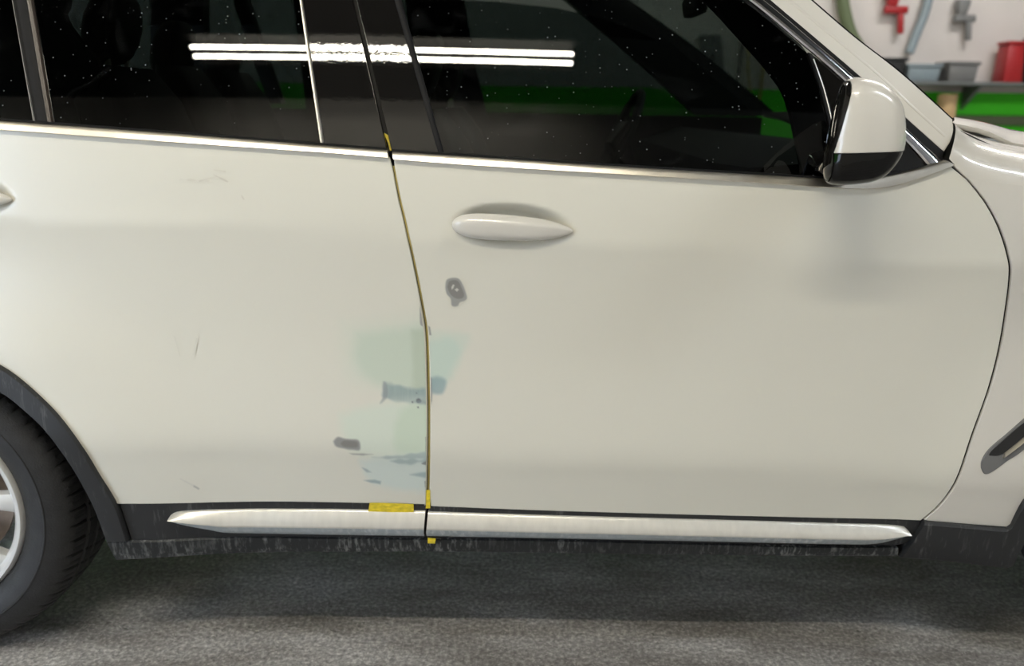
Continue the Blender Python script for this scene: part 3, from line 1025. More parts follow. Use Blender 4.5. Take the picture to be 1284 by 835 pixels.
# ---- wheel arches
FL = [(0, -0.012), (0.0, 0.006), (0.06, 0.011), (0.5, 0.013), (0.92, 0.011), (1.0, 0.004), (1.0, -0.06)]
fl = strip('wheel_arch', arc(REAR, 0.46, 182, 62, 12) + ARCH_OUT + [(162, 676)],
           arc(REAR, 0.405, 182, 62, 12) + [(0, 490), (29, 511), (63, 544), (92, 585), (116, 629), (134, 676)],
           body, M['clad'], car, FL, n=90)
fl['label'] = 'scuffed black rear wheel arch edging'
fl = strip('wheel_arch', [(1158, 653), (1210, 657), (1262, 661), (1268, 654), (1284, 625)] + arc(FRONT, 0.50, 164, 0, 16),
           [(1128, 698), (1200, 704), (1262, 711), (1270, 703), (1290, 668)] + arc(FRONT, 0.43, 164, 0, 16),
           lambda x, z: body(x, z) - 0.001, M['clad'], car, FL, n=110)
fl['label'] = 'black front wheel arch edging and sill end'

def liner(c):
    rings = []
    for i in range(25):
        a = math.radians(-3 + 186 * i / 24)
        rings.append([Vector((c[0] + 0.45 * math.cos(a), y, c[1] + 0.45 * math.sin(a))) for y in (0.03, 0.2, 0.40)] + [Vector((c[0], 0.42, c[1]))])
    return loft('wheel_liner', rings, M['inner'], car, closed=False, sharp=30)
liner(REAR)
liner(FRONT)
rbox('engine_bay_dark', (1.35, 0.95, 0.85), (0.80, 1.30, 0.46), M['inner'], car, 0.04)  # black block added for the dark seen through the bonnet gap
rbox('underbody', (0.14, 0.95, 0.43), (2.05, 1.62, 0.16), M['inner'], car, 0.02)
rbox('underbody', (0.15, 0.95, 0.50), (4.4, 0.98, 0.30), M['inner'], car, 0.02)

# ---- wing air vent
v_out = [(1231, 586), (1232, 577), (1241, 563), (1262, 545), (1284, 526), (1330, 490), (1385, 452), (1388, 468), (1340, 514), (1284, 562), (1262, 577), (1244, 590), (1235, 593)]
vent = panel('air_vent', [v_out + [v_out[0]]], body, M['grey'], fender, off=-0.0025, sp=0.02, rim=0.01, rr=0.002)
panel('vent_opening', [[(1240, 569), (1247, 561), (1284, 529), (1330, 493), (1372, 464)], [(1372, 466), (1330, 505), (1284, 545), (1256, 568), (1240, 570)]], body, M['black'], vent, off=-0.004, sp=0.02, rim=0.002, rr=0.0008)
strip('vent_blade', [(1258, 567), (1284, 546), (1330, 506), (1372, 470)], [(1256, 574), (1284, 553), (1330, 513), (1374, 476)], body, M['chrome'], vent, [(0, 0), (0, 0.006), (0.5, 0.012), (1, 0.005), (1, 0)], n=24)

# ---- wheels
def wheel_at(c):
    w = empty('wheel', (c[0], 0.17, c[1]), car)
    Y0, NB = 0.030, 58
    prof = [(0.240, 0.075), (0.246, 0.058), (0.252, 0.052), (0.258, 0.048), (0.268, 0.040), (0.285, 0.034), (0.300, 0.032), (0.3015, 0.030), (0.304, 0.030), (0.3055, 0.032), (0.322, 0.036), (0.336, 0.043), (0.347, 0.052)]
    tread = []
    y = 0.060
    while y < 0.2801:
        t = (y - 0.17) / 0.11
        tread.append((0.3705 - 0.0150 * abs(t) ** 3.2, y))
        y += 0.0055
    inner = [(r, 0.34 - yy) for r, yy in reversed(prof)]
    full = prof + tread + inner
    n_ang = NB * 8
    V, Fc = [], []
    m = len(full)
    for i in range(n_ang):
        a = 2 * math.pi * i / n_ang
        for j, (r, yy) in enumerate(full):
            q = r
            if len(prof) - 2 <= j < len(prof) + len(tread) + 2:
                rib = [0.106, 0.150, 0.190, 0.234]
                if any(abs(yy - g) < 0.0034 for g in rib):
                    q -= 0.0075
                elif yy < 0.10 or yy > 0.24:
                    ph = (i + (0 if yy < 0.17 else 4)) % 8
                    if ph == 0 and yy > 0.055:
                        q -= 0.006
                    elif ph == 4 and 0.065 < yy < 0.095:
                        q -= 0.002
                else:
                    ph = (i + int(round((yy - 0.1) * 60))) % 8
                    if ph == 0:
                        q -= 0.0035
            V.append((c[0] + q * math.cos(a), yy, c[1] + q * math.sin(a)))
    for i in range(n_ang):
        k = (i + 1) % n_ang
        for j in range(m - 1):
            Fc.append((i * m + j, k * m + j, k * m + j + 1, i * m + j + 1))
    mk('tyre', V, Fc, M['tyre'], w, sharp=35)
    def lathe(name, pr, mat, n=72):
        rings = [[Vector((c[0] + r * math.cos(2 * math.pi * i / n), yy, c[1] + r * math.sin(2 * math.pi * i / n))) for r, yy in pr] for i in range(n)]
        rings.append(rings[0])
        return loft(name, rings, mat, w, closed=False, sharp=35)
    lathe('rim', [(0.246, 0.062), (0.243, 0.052), (0.239, 0.048), (0.231, 0.049), (0.222, 0.058), (0.216, 0.075), (0.215, 0.15), (0.215, 0.30)], M['alloy'])
    lathe('brake_disc', [(0.175, 0.15), (0.175, 0.14), (0.09, 0.14), (0.085, 0.11), (0.0, 0.11)], M['disc'], 48)
    lathe('hub_cap', [(0.036, 0.075), (0.034, 0.066), (0.028, 0.063), (0.0, 0.062)], M['alloy'], 32)
    for k in range(5):
        for s in (-1, 1):
            a0 = math.radians(90 + 72 * k + s * 5)
            a1 = math.radians(90 + 72 * k + s * 15)
            rings = []
            for t in range(9):
                f = t / 8
                r = 0.03 + 0.195 * f
                a = a0 + (a1 - a0) * f
                hw = 0.017 - 0.003 * math.sin(f * math.pi) + 0.006 * f * f
                ctr = Vector((c[0] + r * math.cos(a), 0.076 - 0.012 * math.sin(math.pi * f) - 0.010 * f, c[1] + r * math.sin(a)))
                tg = Vector((-math.sin(a), 0, math.cos(a)))
                rings.append([ctr - tg * hw + Vector((0, 0.03, 0)), ctr - tg * hw + Vector((0, 0.004, 0)), ctr - tg * hw * 0.7, ctr + tg * hw * 0.7, ctr + tg * hw + Vector((0, 0.004, 0)), ctr + tg * hw + Vector((0, 0.03, 0))])
            loft('spoke', rings, M['alloy'], w, True, True, True, 35)
    return w
wh = wheel_at(REAR)
w2 = wh.copy()
COL.objects.link(w2)
w2.location = wh.location + Vector((FRONT[0] - REAR[0], 0, 0))
for ch in list(wh.children):
    k = ch.copy()
    COL.objects.link(k)
    k.parent = w2
    k.location = ch.location

# ---- side mirror
mir = empty('side_mirror', at(1085, 170, -0.05), front_door)
mir['label'] = 'white side mirror with black lower housing'
MO = [(1033, 212), (1038, 180), (1047, 140), (1054, 116), (1060, 104), (1072, 98), (1080, 97.5), (1090, 98.5), (1108, 104), (1124, 117), (1132, 131), (1135, 150), (1135.5, 172), (1133, 190), (1127, 203), (1114, 219), (1096, 229), (1070, 233), (1046, 232.5), (1037, 228)]
MO = [at(px, py, -0.17) for px, py in MO]
mo = resample(catmull([tuple(p) for p in MO] + [tuple(MO[0])]), 97)[:-1]
mc = Vector((sum(p[0] for p in mo) / 96, -0.17, sum(p[2] for p in mo) / 96))
secs = []
for yy, s in [(-0.205, 0.02), (-0.2045, 0.30), (-0.2025, 0.52), (-0.198, 0.70), (-0.191, 0.83), (-0.182, 0.92), (-0.170, 0.975), (-0.150, 1.0), (-0.115, 1.005), (-0.07, 0.99), (-0.03, 0.95), (0.0, 0.88), (0.02, 0.78)]:
    ring = []
    for p in mo:
        q = Vector(p)
        ring.append(Vector((mc.x + (q.x - mc.x) * s + 0.42 * max(0.0, yy + 0.16) * min(1.0, max(0.0, (mc.x + 0.07 - q.x) / 0.12)), yy, mc.z + (q.z - mc.z) * s)))
    secs.append(ring)
ref = at(1040, 192, -0.19)
ref2 = at(1134, 189, -0.19)
f1 = at(1073, 98, -0.19)
f0 = at(1047, 192, -0.19)
f00 = at(1044, 234, -0.19)
def split_z(x):
    return ref.z + (ref2.z - ref.z) * (x - ref.x) / (ref2.x - ref.x)
def frame_x(z):
    if z > f0.z:
        return f0.x + (f1.x - f0.x) * (z - f0.z) / (f1.z - f0.z)
    return f00.x + (f0.x - f00.x) * (z - f00.z) / (f0.z - f00.z)
# finer rings so that the seams between cap, housing and frame are clean: cut a dense shell along the three regions
def bisect_shell(name, mat, cuts, push=0.0):
    bm = bmesh.new()
    vs_ = [[bm.verts.new(p) for p in r] for r in secs]
    for i in range(len(secs) - 1):
        for k in range(96):
            l = (k + 1) % 96
            bm.faces.new((vs_[i][k], vs_[i + 1][k], vs_[i + 1][l], vs_[i][l]))
    bm.faces.new([vs_[0][k] for k in range(96)])
    for co, no in cuts:
        bmesh.ops.bisect_plane(bm, geom=list(bm.verts) + list(bm.edges) + list(bm.faces), plane_co=co, plane_no=no, clear_outer=True)
    bmesh.ops.recalc_face_normals(bm, faces=bm.faces)
    if push:
        bm.normal_update()
        for v in bm.verts:
            v.co += v.normal * push
    me = bpy.data.meshes.new(name)
    bm.to_mesh(me)
    bm.free()
    me.materials.append(mat)
    me.polygons.foreach_set('use_smooth', [True] * len(me.polygons))
    me.set_sharp_from_angle(angle=math.radians(60))
    o = bpy.data.objects.new(name, me)
    COL.objects.link(o)
    o.parent = mir
    o.location = -origin_of(mir)
    return o
zdir = Vector((-(ref2.z - ref.z), 0, ref2.x - ref.x)).normalized()       # up across the cap / housing seam
xdir = Vector((f1.z - f0.z, 0, -(f1.x - f0.x))).normalized()             # forward across the frame seam
xdir0 = Vector((f0.z - f00.z, 0, -(f0.x - f00.x))).normalized()
if xdir.x < 0:
    xdir.negate()
if xdir0.x < 0:
    xdir0.negate()
bisect_shell('mirror_cap', M['gloss'], [(ref, -zdir), (f0, -xdir)], 0.0012)
bisect_shell('lower_housing', M['lens'], [(ref - zdir * 0.002, zdir), (f0, -xdir0)])
bisect_shell('seam_band', M['rubber'], [(ref - zdir * 0.0025, -zdir), (ref + zdir * 0.0005, zdir), (f0, -xdir0)], -0.0012)
bisect_shell('frame', M['piano'], [(f0 - xdir * 0.0012, xdir), (ref, -zdir)], -0.0005)
bisect_shell('frame', M['piano'], [(f0 - xdir0 * 0.0012, xdir0), (ref, zdir)], -0.0005)
# reflecting glass set into the rearward face
def rear_x(z, y):
    """rearmost x of the housing at a height, following its inward sweep"""
    ls = [p for p in mo if p[0] < mc.x]
    p = min(ls, key=lambda q: abs(q[2] - z))
    return p[0] + 0.42 * (y + 0.16) * min(1.0, (mc.x + 0.07 - p[0]) / 0.12)
gp = [Vector((rear_x(z, y) - 0.002, y, z)) for y, z in
      [(-0.135, mc.z - 0.065), (-0.14, mc.z), (-0.135, mc.z + 0.06), (-0.09, mc.z + 0.07), (-0.04, mc.z + 0.06), (-0.03, mc.z), (-0.04, mc.z - 0.065), (-0.09, mc.z - 0.07)]]
mk('mirror_glass', gp + [p + Vector((0.006, 0, 0)) for p in gp], [tuple(range(8)), tuple(range(15, 7, -1))] + [(i, i + 8, (i + 1) % 8 + 8, (i + 1) % 8) for i in range(8)], M['mirrorglass'], mir, smooth=False)
stalk = []
for t in range(6):
    f = t / 5
    c = Vector((mc.x + 0.02, -0.05 + 0.10 * f, mc.z - 0.055 - 0.012 * math.sin(f * 3.14)))
    stalk.append([c + Vector((0.045 * math.cos(k * math.pi / 8), 0, 0.018 * math.sin(k * math.pi / 8))) for k in range(16)])
loft('mirror_stalk', stalk, M['lens'], mir, True, True, True, 40)

# ================================================================== repair films on the doors
def gapx(y):
    for a, b in zip(GAP, GAP[1:]):
        if a[1] <= y <= b[1]:
            return a[0] + (b[0] - a[0]) * (y - a[1]) / (b[1] - a[1])
    return GAP[-1][0]
def soft(p, poly, feather, wob=0.0, ws=0.12, seed=0.0):
    d = seg_dist(p, poly)
    if not inside(p, poly):
        d = -d
    if wob:
        d += wob * noise.noise(Vector((p[0] * ws, p[1] * ws, seed)))
    return smooth01(-feather, feather, d)
def film(name, box, layers, parent, step=1.5, side=0, off=0.0007, label=None, under=()):
    """thin coat of filler or primer on the panel; layers = [(polygon, feather, colour, opacity, wobble)]"""
    def rounded(ls):
        return [(catmull(list(l[0]) + [l[0][0]], 4)[:-1] if len(l[0]) >= 6 else l[0],) + tuple(l[1:]) for l in ls]
    layers = rounded(layers)
    under = rounded(under)
    x0, y0, x1, y1 = box
    nx = int((x1 - x0) / step) + 1
    ny = int((y1 - y0) / step) + 1
    V, C, Nn, OWN = [], [], [], []
    base_c = layers[0][2] if not callable(layers[0][2]) else (0.5, 0.5, 0.5)
    for j in range(ny):
        for i in range(nx):
            px, py = x0 + i * step, y0 + j * step
            if side < 0:
                px = min(px, gapx(py) - 3.2)
            elif side > 0:
                px = max(px, gapx(py) + 3.2)
            col = Vector(base_c)
            al = 0.0
            own = 0.0
            for grp in (under, layers):
                for q, (poly, fe, c, op, wob) in enumerate(grp):
                    a = op * soft((px, py), poly, fe, wob, 0.10, 7.3 * q)
                    if callable(c):
                        c = c(px, py)
                    na = a + al * (1 - a)
                    if na > 1e-5:
                        col = (Vector(c) * a + col * al * (1 - a)) / na
                    al = na
                    if grp is layers:
                        own = a + own * (1 - a)
            OWN.append(own)
            x, z = hit((px, py), body)
            V.append((x, body(x, z) - off, z))
            Nn.append(nrm(body, x, z))
            C.append((col[0], col[1], col[2], al))
    Fc = []
    for j in range(ny - 1):
        for i in range(nx - 1):
            q = (j * nx + i, (j + 1) * nx + i, (j + 1) * nx + i + 1, j * nx + i + 1)
            if max(OWN[k] for k in q) > 0.008:
                Fc.append(q)
    used = sorted({k for f in Fc for k in f})
    mp = {k: i for i, k in enumerate(used)}
    o = mk(name, [V[k] for k in used], [tuple(mp[k] for k in f) for f in Fc], M['film'], parent, normals=[Nn[k] for k in used])
    at_ = o.data.color_attributes.new('film', 'FLOAT_COLOR', 'POINT')
    at_.data.foreach_set('color', [c for k in used for c in C[k]])
    if label:
        o['label'] = label
    return o

PALE = (0.64, 0.69, 0.60)
MINT = (0.545, 0.63, 0.53)
SEA = (0.52, 0.60, 0.555)
SAGE = (0.46, 0.53, 0.42)
STEEL = (0.27, 0.36, 0.375)
PRIMER = (0.235, 0.23, 0.22)
DARK = (0.14, 0.14, 0.135)
def streaks(c, c2):
    def f(px, py):
        t = 0.5 + 0.5 * noise.noise(Vector((px * 0.55, py * 0.03, 2.0)))
        return tuple(a + (b - a) * t for a, b in zip(c, c2))
    return f

UPPER = [
    ([(430, 405), (470, 402), (530, 392), (540, 392), (540, 490), (480, 486), (440, 476), (430, 440)], 18, PALE, 0.55, 2),
    ([(448, 418), (500, 412), (540, 412), (540, 488), (500, 486), (465, 478), (445, 450)], 11, MINT, 0.7, 2),
    ([(516, 414), (545, 412), (545, 492), (518, 488)], 5, SAGE, 0.6, 1),
    ([(482, 478), (496, 482), (515, 487), (545, 488), (545, 510), (520, 506), (500, 503), (482, 499), (480, 490)], 3.0, streaks((0.24, 0.33, 0.345), (0.34, 0.43, 0.43)), 0.85, 2.5),
    ([(480, 478), (484, 480), (486, 496), (481, 503), (476, 506), (480, 496)], 1.5, (0.30, 0.33, 0.34), 0.8, 1),
]
film('filler_patch', (400, 372, 540, 525), UPPER, rear_door, side=-1, label='pale green body filler with a bare steel-blue band')
LOWER = [
    ([(428, 520), (460, 510), (500, 504), (540, 508), (540, 575), (500, 574), (462, 572), (440, 562), (430, 545)], 10, (0.65, 0.72, 0.63), 0.8, 2),
    ([(496, 530), (506, 512), (545, 508), (545, 570), (510, 572), (495, 560)], 7, (0.565, 0.665, 0.535), 0.7, 2),
    ([(452, 577), (500, 572), (545, 572), (545, 612), (520, 616), (490, 612), (462, 600)], 7, (0.60, 0.68, 0.65), 0.8, 2),
    ([(466, 573), (492, 571.5), (545, 566), (545, 574), (510, 575), (480, 574.5)], 1.8, (0.36, 0.44, 0.445), 0.75, 1.5),
    ([(490, 578), (510, 575), (528, 576), (545, 572), (545, 582), (528, 580), (505, 582)], 2.0, (0.36, 0.44, 0.44), 0.85, 2),
    ([(514, 595), (528, 592), (545, 590), (545, 600), (534, 599)], 1.8, (0.34, 0.43, 0.44), 0.9, 1.2),
    ([(454, 586), (460, 588), (466, 592), (460, 592)], 1.2, (0.34, 0.41, 0.42), 0.85, 0.6),
    ([(456, 602), (470, 601), (478, 603), (477, 607), (466, 605)], 1.2, (0.30, 0.38, 0.40), 0.9, 0.8),
    ([(438, 568), (455, 568), (468, 569.5), (455, 571), (442, 570)], 1.2, (0.26, 0.27, 0.27), 0.75, 0.6),
]
film('filler_patch', (410, 490, 540, 628), LOWER, rear_door, side=-1, step=1.2, off=0.0009, under=UPPER, label='pale mint body filler fading to grey at the door bottom')
film('primer_spot', (412, 542, 458, 572), [
    ([(418, 553), (424, 547), (434, 550), (448, 551), (452, 557), (450, 564), (436, 563), (422, 560)], 1.8, (0.31, 0.31, 0.305), 1.0, 1.0),
    ([(427, 556), (432, 552), (446, 553), (449, 558), (446, 561), (432, 560)], 1.5, PRIMER, 1.0, 0.6),
], rear_door, step=0.9, off=0.0013, under=LOWER, label='grey primer spot near the door bottom')
film('paint_chip', (508, 486, 536, 514), [
    ([(522, 500.5), (525, 499), (528, 501), (528, 504), (524, 505), (522, 503)], 1.0, (0.15, 0.16, 0.17), 0.95, 0),
    ([(516, 503), (518, 502.5), (518.5, 505), (516.5, 505)], 0.8, (0.17, 0.18, 0.19), 0.9, 0),
    ([(523, 509.5), (525, 509), (525.5, 511.5), (523.5, 511.5)], 0.8, (0.17, 0.18, 0.19), 0.85, 0),
    ([(521.5, 492), (523, 491.6), (523.4, 493.4), (522, 493.6)], 0.7, (0.2, 0.21, 0.22), 0.8, 0),
    ([(518, 503), (530, 501), (536, 503), (536, 507), (526, 506)], 2.2, (0.25, 0.30, 0.33), 0.6, 0.5),
], rear_door, step=0.8, side=-1, off=0.0014, under=UPPER + LOWER)
film('edge_chip', (522, 378, 538, 416), [([(526.5, 382), (529, 384), (534, 398), (535.5, 411), (530, 409), (526.5, 404)], 0.9, (0.30, 0.30, 0.29), 0.9, 0.3)], rear_door, step=0.8, side=-1, off=0.0014, under=UPPER)
for bx, pl in [((531, 543, 538, 571), [(533.5, 548), (536, 546), (536, 568), (534, 566)]), ((526, 575, 538, 586), [(528, 581), (535, 577), (535, 583), (530, 582)]), ((530, 600, 538, 615), [(532.5, 603), (535, 603), (535, 612), (533, 611)])]:
    film('edge_chip', bx, [(pl, 0.8, (0.23, 0.24, 0.24), 0.9, 0.3)], rear_door, step=0.8, side=-1, off=0.0014, under=LOWER)
FRONTP = [
    ([(536, 416), (560, 414), (588, 420), (584, 436), (577, 452), (566, 476), (552, 486), (536, 484)], 7, (0.61, 0.68, 0.60), 0.7, 2),
    ([(538, 430), (560, 424), (576, 432), (573, 452), (556, 478), (538, 478)], 7, (0.54, 0.66, 0.59), 0.7, 2),
    ([(538, 474), (548, 472), (559, 476), (559, 486), (555, 493), (547, 494), (540, 490)], 3.2, (0.30, 0.41, 0.43), 0.85, 1),
]
film('filler_patch', (534, 402, 600, 506), FRONTP, front_door, side=1, label='small mint filler patch on the door edge')
for bx, pl in [((534, 404, 546, 424), [(537, 408), (539.5, 410), (541, 420), (538, 420)]), ((536, 466, 546, 514), [(539, 470), (541.5, 474), (542, 502), (540.5, 510), (538, 508)])]:
    film('edge_chip', bx, [(pl, 0.8, (0.28, 0.28, 0.27), 0.85, 0.3)], front_door, step=0.8, side=1, off=0.0014, under=FRONTP)
film('primer_spot', (553, 342, 592, 390), [
    ([(558.5, 360), (560, 351), (567, 348), (575, 349.5), (580, 356), (585.5, 371), (584, 376), (577, 379), (574, 383.5), (567, 383), (565, 374), (560, 368)], 1.2, (0.335, 0.335, 0.325), 1.0, 0.5),
    ([(561, 360), (563, 353), (569, 351), (575, 353), (579, 361), (582, 370), (579, 374), (572, 374), (565, 369)], 1.0, PRIMER, 1.0, 0.3),
    ([(566, 360), (568, 356.5), (570, 357), (568.5, 361), (566.5, 363)], 0.8, (0.62, 0.61, 0.56), 0.95, 0.2),
    ([(570, 363), (573, 361), (575.5, 363), (573, 365.5)], 0.8, (0.60, 0.59, 0.55), 0.95, 0.2),
], front_door, step=0.8, off=0.0012, label='grey ringed primer spot below the handle')
# scuffs
def stroke(a, b, w):
    dx, dy = b[0] - a[0], b[1] - a[1]
    L = math.hypot(dx, dy)
    nx, ny = -dy / L * w / 2, dx / L * w / 2
    return [(a[0] + nx, a[1] + ny), (b[0] + nx, b[1] + ny), (b[0] - nx, b[1] - ny), (a[0] - nx, a[1] - ny)]
SC = (0.40, 0.34, 0.28)
film('scuff_mark', (200, 205, 310, 255), [
    (stroke((226, 225), (262, 227), 1.4), 1.0, SC, 0.2, 1.4), (stroke((250, 227), (272, 221), 1.3), 1.0, SC, 0.3, 1.0),
    (stroke((268, 219), (286, 228), 1.4), 0.9, (0.38, 0.32, 0.27), 0.36, 0.7), (stroke((268, 213), (283, 215), 1.4), 0.9, SC, 0.28, 0.8),
    (stroke((303, 245), (306, 250), 1.6), 0.9, SC, 0.35, 0.4)], rear_door, step=0.9, off=0.001)
film('scuff_mark', (212, 412, 256, 450), [
    (stroke((219, 421), (226, 446), 1.2), 1.0, (0.48, 0.46, 0.41), 0.2, 1.2), (stroke((247, 424), (243, 445), 1.4), 0.9, (0.45, 0.43, 0.38), 0.22, 1.2)], rear_door, step=0.9, off=0.001)
film('scuff_mark', (222, 596, 256, 618), [
    (stroke((226, 600), (249, 612), 1.5), 0.9, (0.46, 0.46, 0.44), 0.3, 1.0), (stroke((243, 609), (250, 613), 2.2), 0.9, (0.26, 0.26, 0.25), 0.5, 0.3)], rear_door, step=0.9, off=0.001)

# ================================================================== masking tape
def tape_on(name, top, bot, surf, off, label, n=14, mat='yellow'):
    """strip of tape lying on a panel, 0.3 mm thick, slightly crinkled"""
    A = resample(curve(top, surf), n)
    B = resample(curve(bot, surf), n)
    rows = []
    for i, (a, b) in enumerate(zip(A, B)):
        for v in (0.0, 0.35, 0.7, 1.0):
            x = a[0] + (b[0] - a[0]) * v
            z = a[1] + (b[1] - a[1]) * v
            w = 0.0006 * noise.noise(Vector((x * 60, z * 90, 3.1)))
            rows.append(Vector((x, surf(x, z) - off - w, z)))
    V = rows + [p + Vector((0, 0.0004, 0)) for p in rows]
    Fc = []
    h = len(rows)
    for i in range(n - 1):
        for k in range(3):
            q = (i * 4 + k, i * 4 + k + 1, (i + 1) * 4 + k + 1, (i + 1) * 4 + k)
            Fc.append(q)
            Fc.append(tuple(h + t for t in reversed(q)))
    me = mk(name, V, Fc, M[mat], None, sharp=60)
    return tag(me, label, 'tape', 'pieces of yellow masking tape')
tape_on('masking_tape', [(464, 629.5), (480, 629.5), (519, 631)], [(462, 640), (490, 641), (519, 641)], body, 0.004, 'short yellow masking tape strip stuck below the rear door filler')
tape_on('masking_tape', [(537, 671), (547, 672)], [(537, 678), (546, 678)], body, 0.012, 'tiny yellow tape scrap on the sill below the door seam', n=6)
tape_on('masking_tape', [(480, 166), (485, 178), (488, 189)], [(486, 170), (489, 180), (491, 189)], glassy, -0.0095, 'small yellow tape tail in the seam above the waist trim', n=8)
SE = shift(GAP, -0.8)[1:], shift(GAP, 1.6)[1:]
tape_on('masking_tape', SE[0], SE[1], body, -0.0045, 'long narrow yellow tape lining the seam between the doors', n=60, mat='brass')
tape_on('masking_tape', [(534.5, 614), (534.3, 626), (534, 637)], [(539.5, 614), (539.5, 626), (539.5, 637)], body, 0.0012, 'bright yellow tape wrapped over the bottom of the door seam', n=8)

# ================================================================== things on the back wall
YW = RY1
def wall_pt(px, py, d):
    return at(px, py, YW - d)
def shelf_at(z, x0, x1, label):
    s = empty('wall_shelf', ((x0 + x1) / 2, YW, z))
    tag(s, label, 'shelf')
    rbox('board', ((x0 + x1) / 2, YW - 0.15, z - 0.0125), (x1 - x0, 0.30, 0.025), M['steel'], s, 0.004, 1)
    k = 0
    x = x0 + 0.2
    while x < x1:
        V = [(x, YW, z - 0.025), (x, YW - 0.26, z - 0.025), (x, YW, z - 0.20), (x + 0.02, YW, z - 0.025), (x + 0.02, YW - 0.26, z - 0.025), (x + 0.02, YW, z - 0.20)]
        mk('bracket', V, [(0, 1, 2), (5, 4, 3), (0, 3, 4, 1), (1, 4, 5, 2), (2, 5, 3, 0)], M['steel'], s, smooth=False)
        x += 0.75
    return s
ZS = wall_pt(1200, 103, 0.15).z
shelf_at(ZS, 2.5, 5.2, 'grey steel wall shelf above the green band, beyond the bonnet')

def bin_at(px, w, h, d, mat, label, cat, name, tap=(1.1, 1.1)):
    p = wall_pt(px, 100, 0.15)
    t = empty(name, (p.x, YW - 0.15, ZS))
    tag(t, label, cat)
    rbox('body', (p.x, YW - 0.15, ZS + h / 2), (w, d, h), mat, t, 0.012, 2, taper=tap)
    rbox('lid', (p.x, YW - 0.15, ZS + h + 0.012), (w * tap[0] + 0.02, d * tap[1] + 0.02, 0.024), mat, t, 0.006, 1)
    return t
bin_at(1108, 0.20, 0.14, 0.2, M['black'], 'black storage bin nearest the windscreen pillar', 'bin', 'storage_bin')
bin_at(1150, 0.22, 0.10, 0.2, M['bluegrey'], 'blue grey storage bin beside the black one', 'bin', 'storage_bin')
bin_at(1198, 0.20, 0.12, 0.2, M['grey'], 'mid grey storage bin in the middle of the shelf', 'bin', 'storage_bin')
bin_at(1262, 0.14, 0.27, 0.18, M['red'], 'dark red canister standing on the wall shelf', 'canister', 'canister', (0.85, 0.85))
bin_at(1302, 0.20, 0.30, 0.22, M['black'], 'tall black case right of the red canister', 'case', 'tool_case', (0.95, 0.95))

# things hanging on the wall
def spray_gun(px, py, mat, label, s=1.0):
    p = wall_pt(px, py, 0.06)
    t = empty('spray_gun', (p.x, YW, p.z))
    tag(t, label, 'tool')
    rbox('barrel', (p.x, p.y, p.z + 0.05 * s), (0.16 * s, 0.05, 0.05 * s), mat, t, 0.012)
    rbox('grip', (p.x + 0.05 * s, p.y, p.z - 0.03 * s), (0.04 * s, 0.04, 0.15 * s), mat, t, 0.01, shear=(-0.02, 0))
    cushion('cup', [((p.x - 0.03 * s, p.y, p.z + 0.07 * s), 0.03 * s, 0.03), ((p.x - 0.03 * s, p.y, p.z + 0.16 * s), 0.05 * s, 0.05), ((p.x - 0.03 * s, p.y, p.z + 0.18 * s), 0.045 * s, 0.045)], mat, t)
    tube('hook', [(p.x, YW, p.z + 0.09 * s), (p.x, p.y, p.z + 0.09 * s)], 0.008, M['steel'], t)
    return t
spray_gun(1122, 22, M['red'], 'dark red spray gun hung high on the white wall', 1.1)
spray_gun(1208, 32, M['grey'], 'grey spray gun hung right of the red one', 1.0)

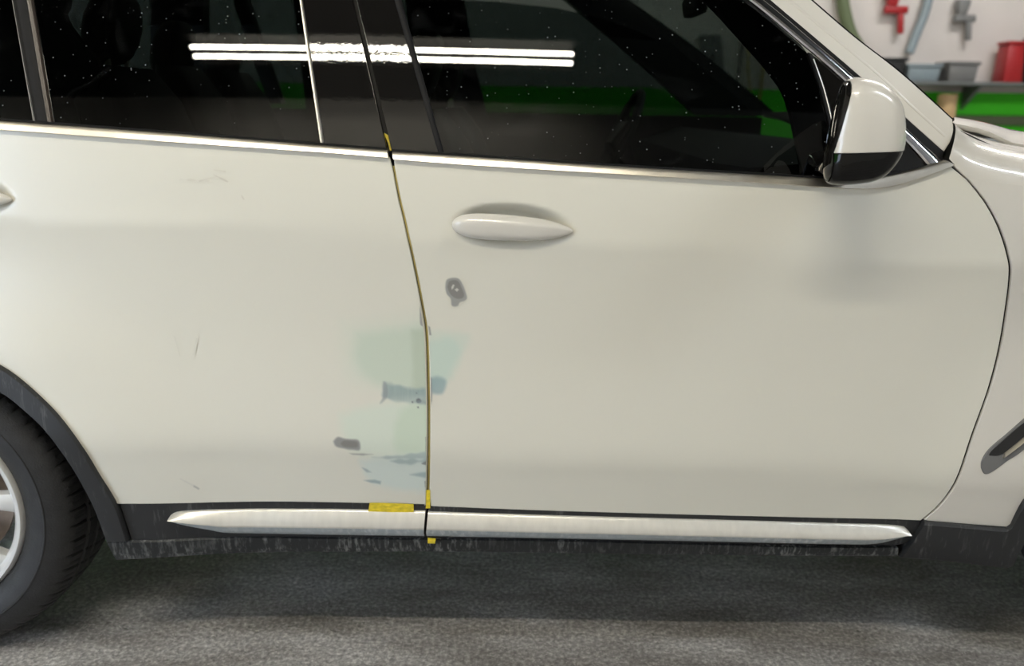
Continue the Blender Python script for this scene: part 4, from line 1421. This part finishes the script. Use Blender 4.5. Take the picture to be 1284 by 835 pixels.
def hose(pts, r, mat, label):
    P = [wall_pt(px, py, 0.05) for px, py in pts]
    P = [Vector(q) for q in catmull([tuple(q) for q in P], 6)]
    t = empty('air_hose', (P[0].x, YW, P[-1].z))
    tag(t, label, 'hose', 'hoses hanging on the back wall')
    tube('hose_line', P, r, mat, t, 8)
    tube('wall_hook', [(P[0].x, YW, P[0].z), (P[0].x, YW - 0.09, P[0].z), (P[0].x, YW - 0.09, P[0].z + 0.03)], 0.008, M['steel'], t, 6)
hose([(1168, -20), (1160, 15), (1150, 40), (1140, 66)], 0.035, M['bluegrey'], 'pale grey air hose hanging between the spray guns')
hose([(1055, -15), (1058, 10), (1066, 40), (1078, 62)], 0.05, M['olive'], 'thick olive hose hanging beside the windscreen pillar')
hose([(934, 40), (928, 75), (922, 125)], 0.008, M['black'], 'thin black cable seen through the windscreen, leftmost')
hose([(941, 45), (938, 80), (942, 125)], 0.010, M['brass'], 'tan cable seen through the windscreen beside the black one')
hose([(955, 50), (957, 85), (952, 128)], 0.012, M['brass'], 'tan cable seen through the windscreen, rightmost')
bd = wall_pt(898, 75, 0.04)
t = empty('notice_board', (bd.x, YW, bd.z - 0.2))
tag(t, 'dark leaning board on the back wall seen through the windscreen', 'board')
rbox('panel', (bd.x, YW - 0.03, bd.z), (0.17, 0.03, 0.36), M['grey'], t, 0.006, 1, shear=(-0.06, 0))
rbox('clip', (bd.x - 0.03, YW - 0.05, bd.z + 0.03), (0.02, 0.012, 0.03), M['fixture'], t, 0.003, 1)
# rail along the foot of the green band and a carton standing in front of it
r0, r1 = wall_pt(1000, 148, 0.03), wall_pt(1420, 152, 0.03)
zr = wall_pt(1240, 151, 0.03).z
rail = rbox('bumper_rail', ((r0.x + r1.x) / 2, YW - 0.02, zr), (r1.x - r0.x, 0.04, 0.075), M['olive'], None, 0.008, 1)
tag(rail, 'dull olive rail fixed across the green band', 'rail')
p = wall_pt(1186, 140, 0.12)
ct = empty('floor_broom', (p.x, YW - 0.12, 0.0))
tag(ct, 'tan cardboard tube standing upright against the green band', 'tube')
tube('core', [(p.x, YW - 0.12, 0.0), (p.x, YW - 0.12, wall_pt(1186, 118, 0.12).z)], 0.07, M['card'], ct, 16)
ct.name = 'cardboard_tube'
p = wall_pt(1106, 108, 0.12)
ct = empty('cardboard_tube', (p.x, YW - 0.12, 0.0))
tag(ct, 'taller tan cardboard tube beside the windscreen pillar', 'tube')
tube('core', [(p.x, YW - 0.12, 0.0), (p.x, YW - 0.12, ZS - 0.03)], 0.06, M['card'], ct, 16)
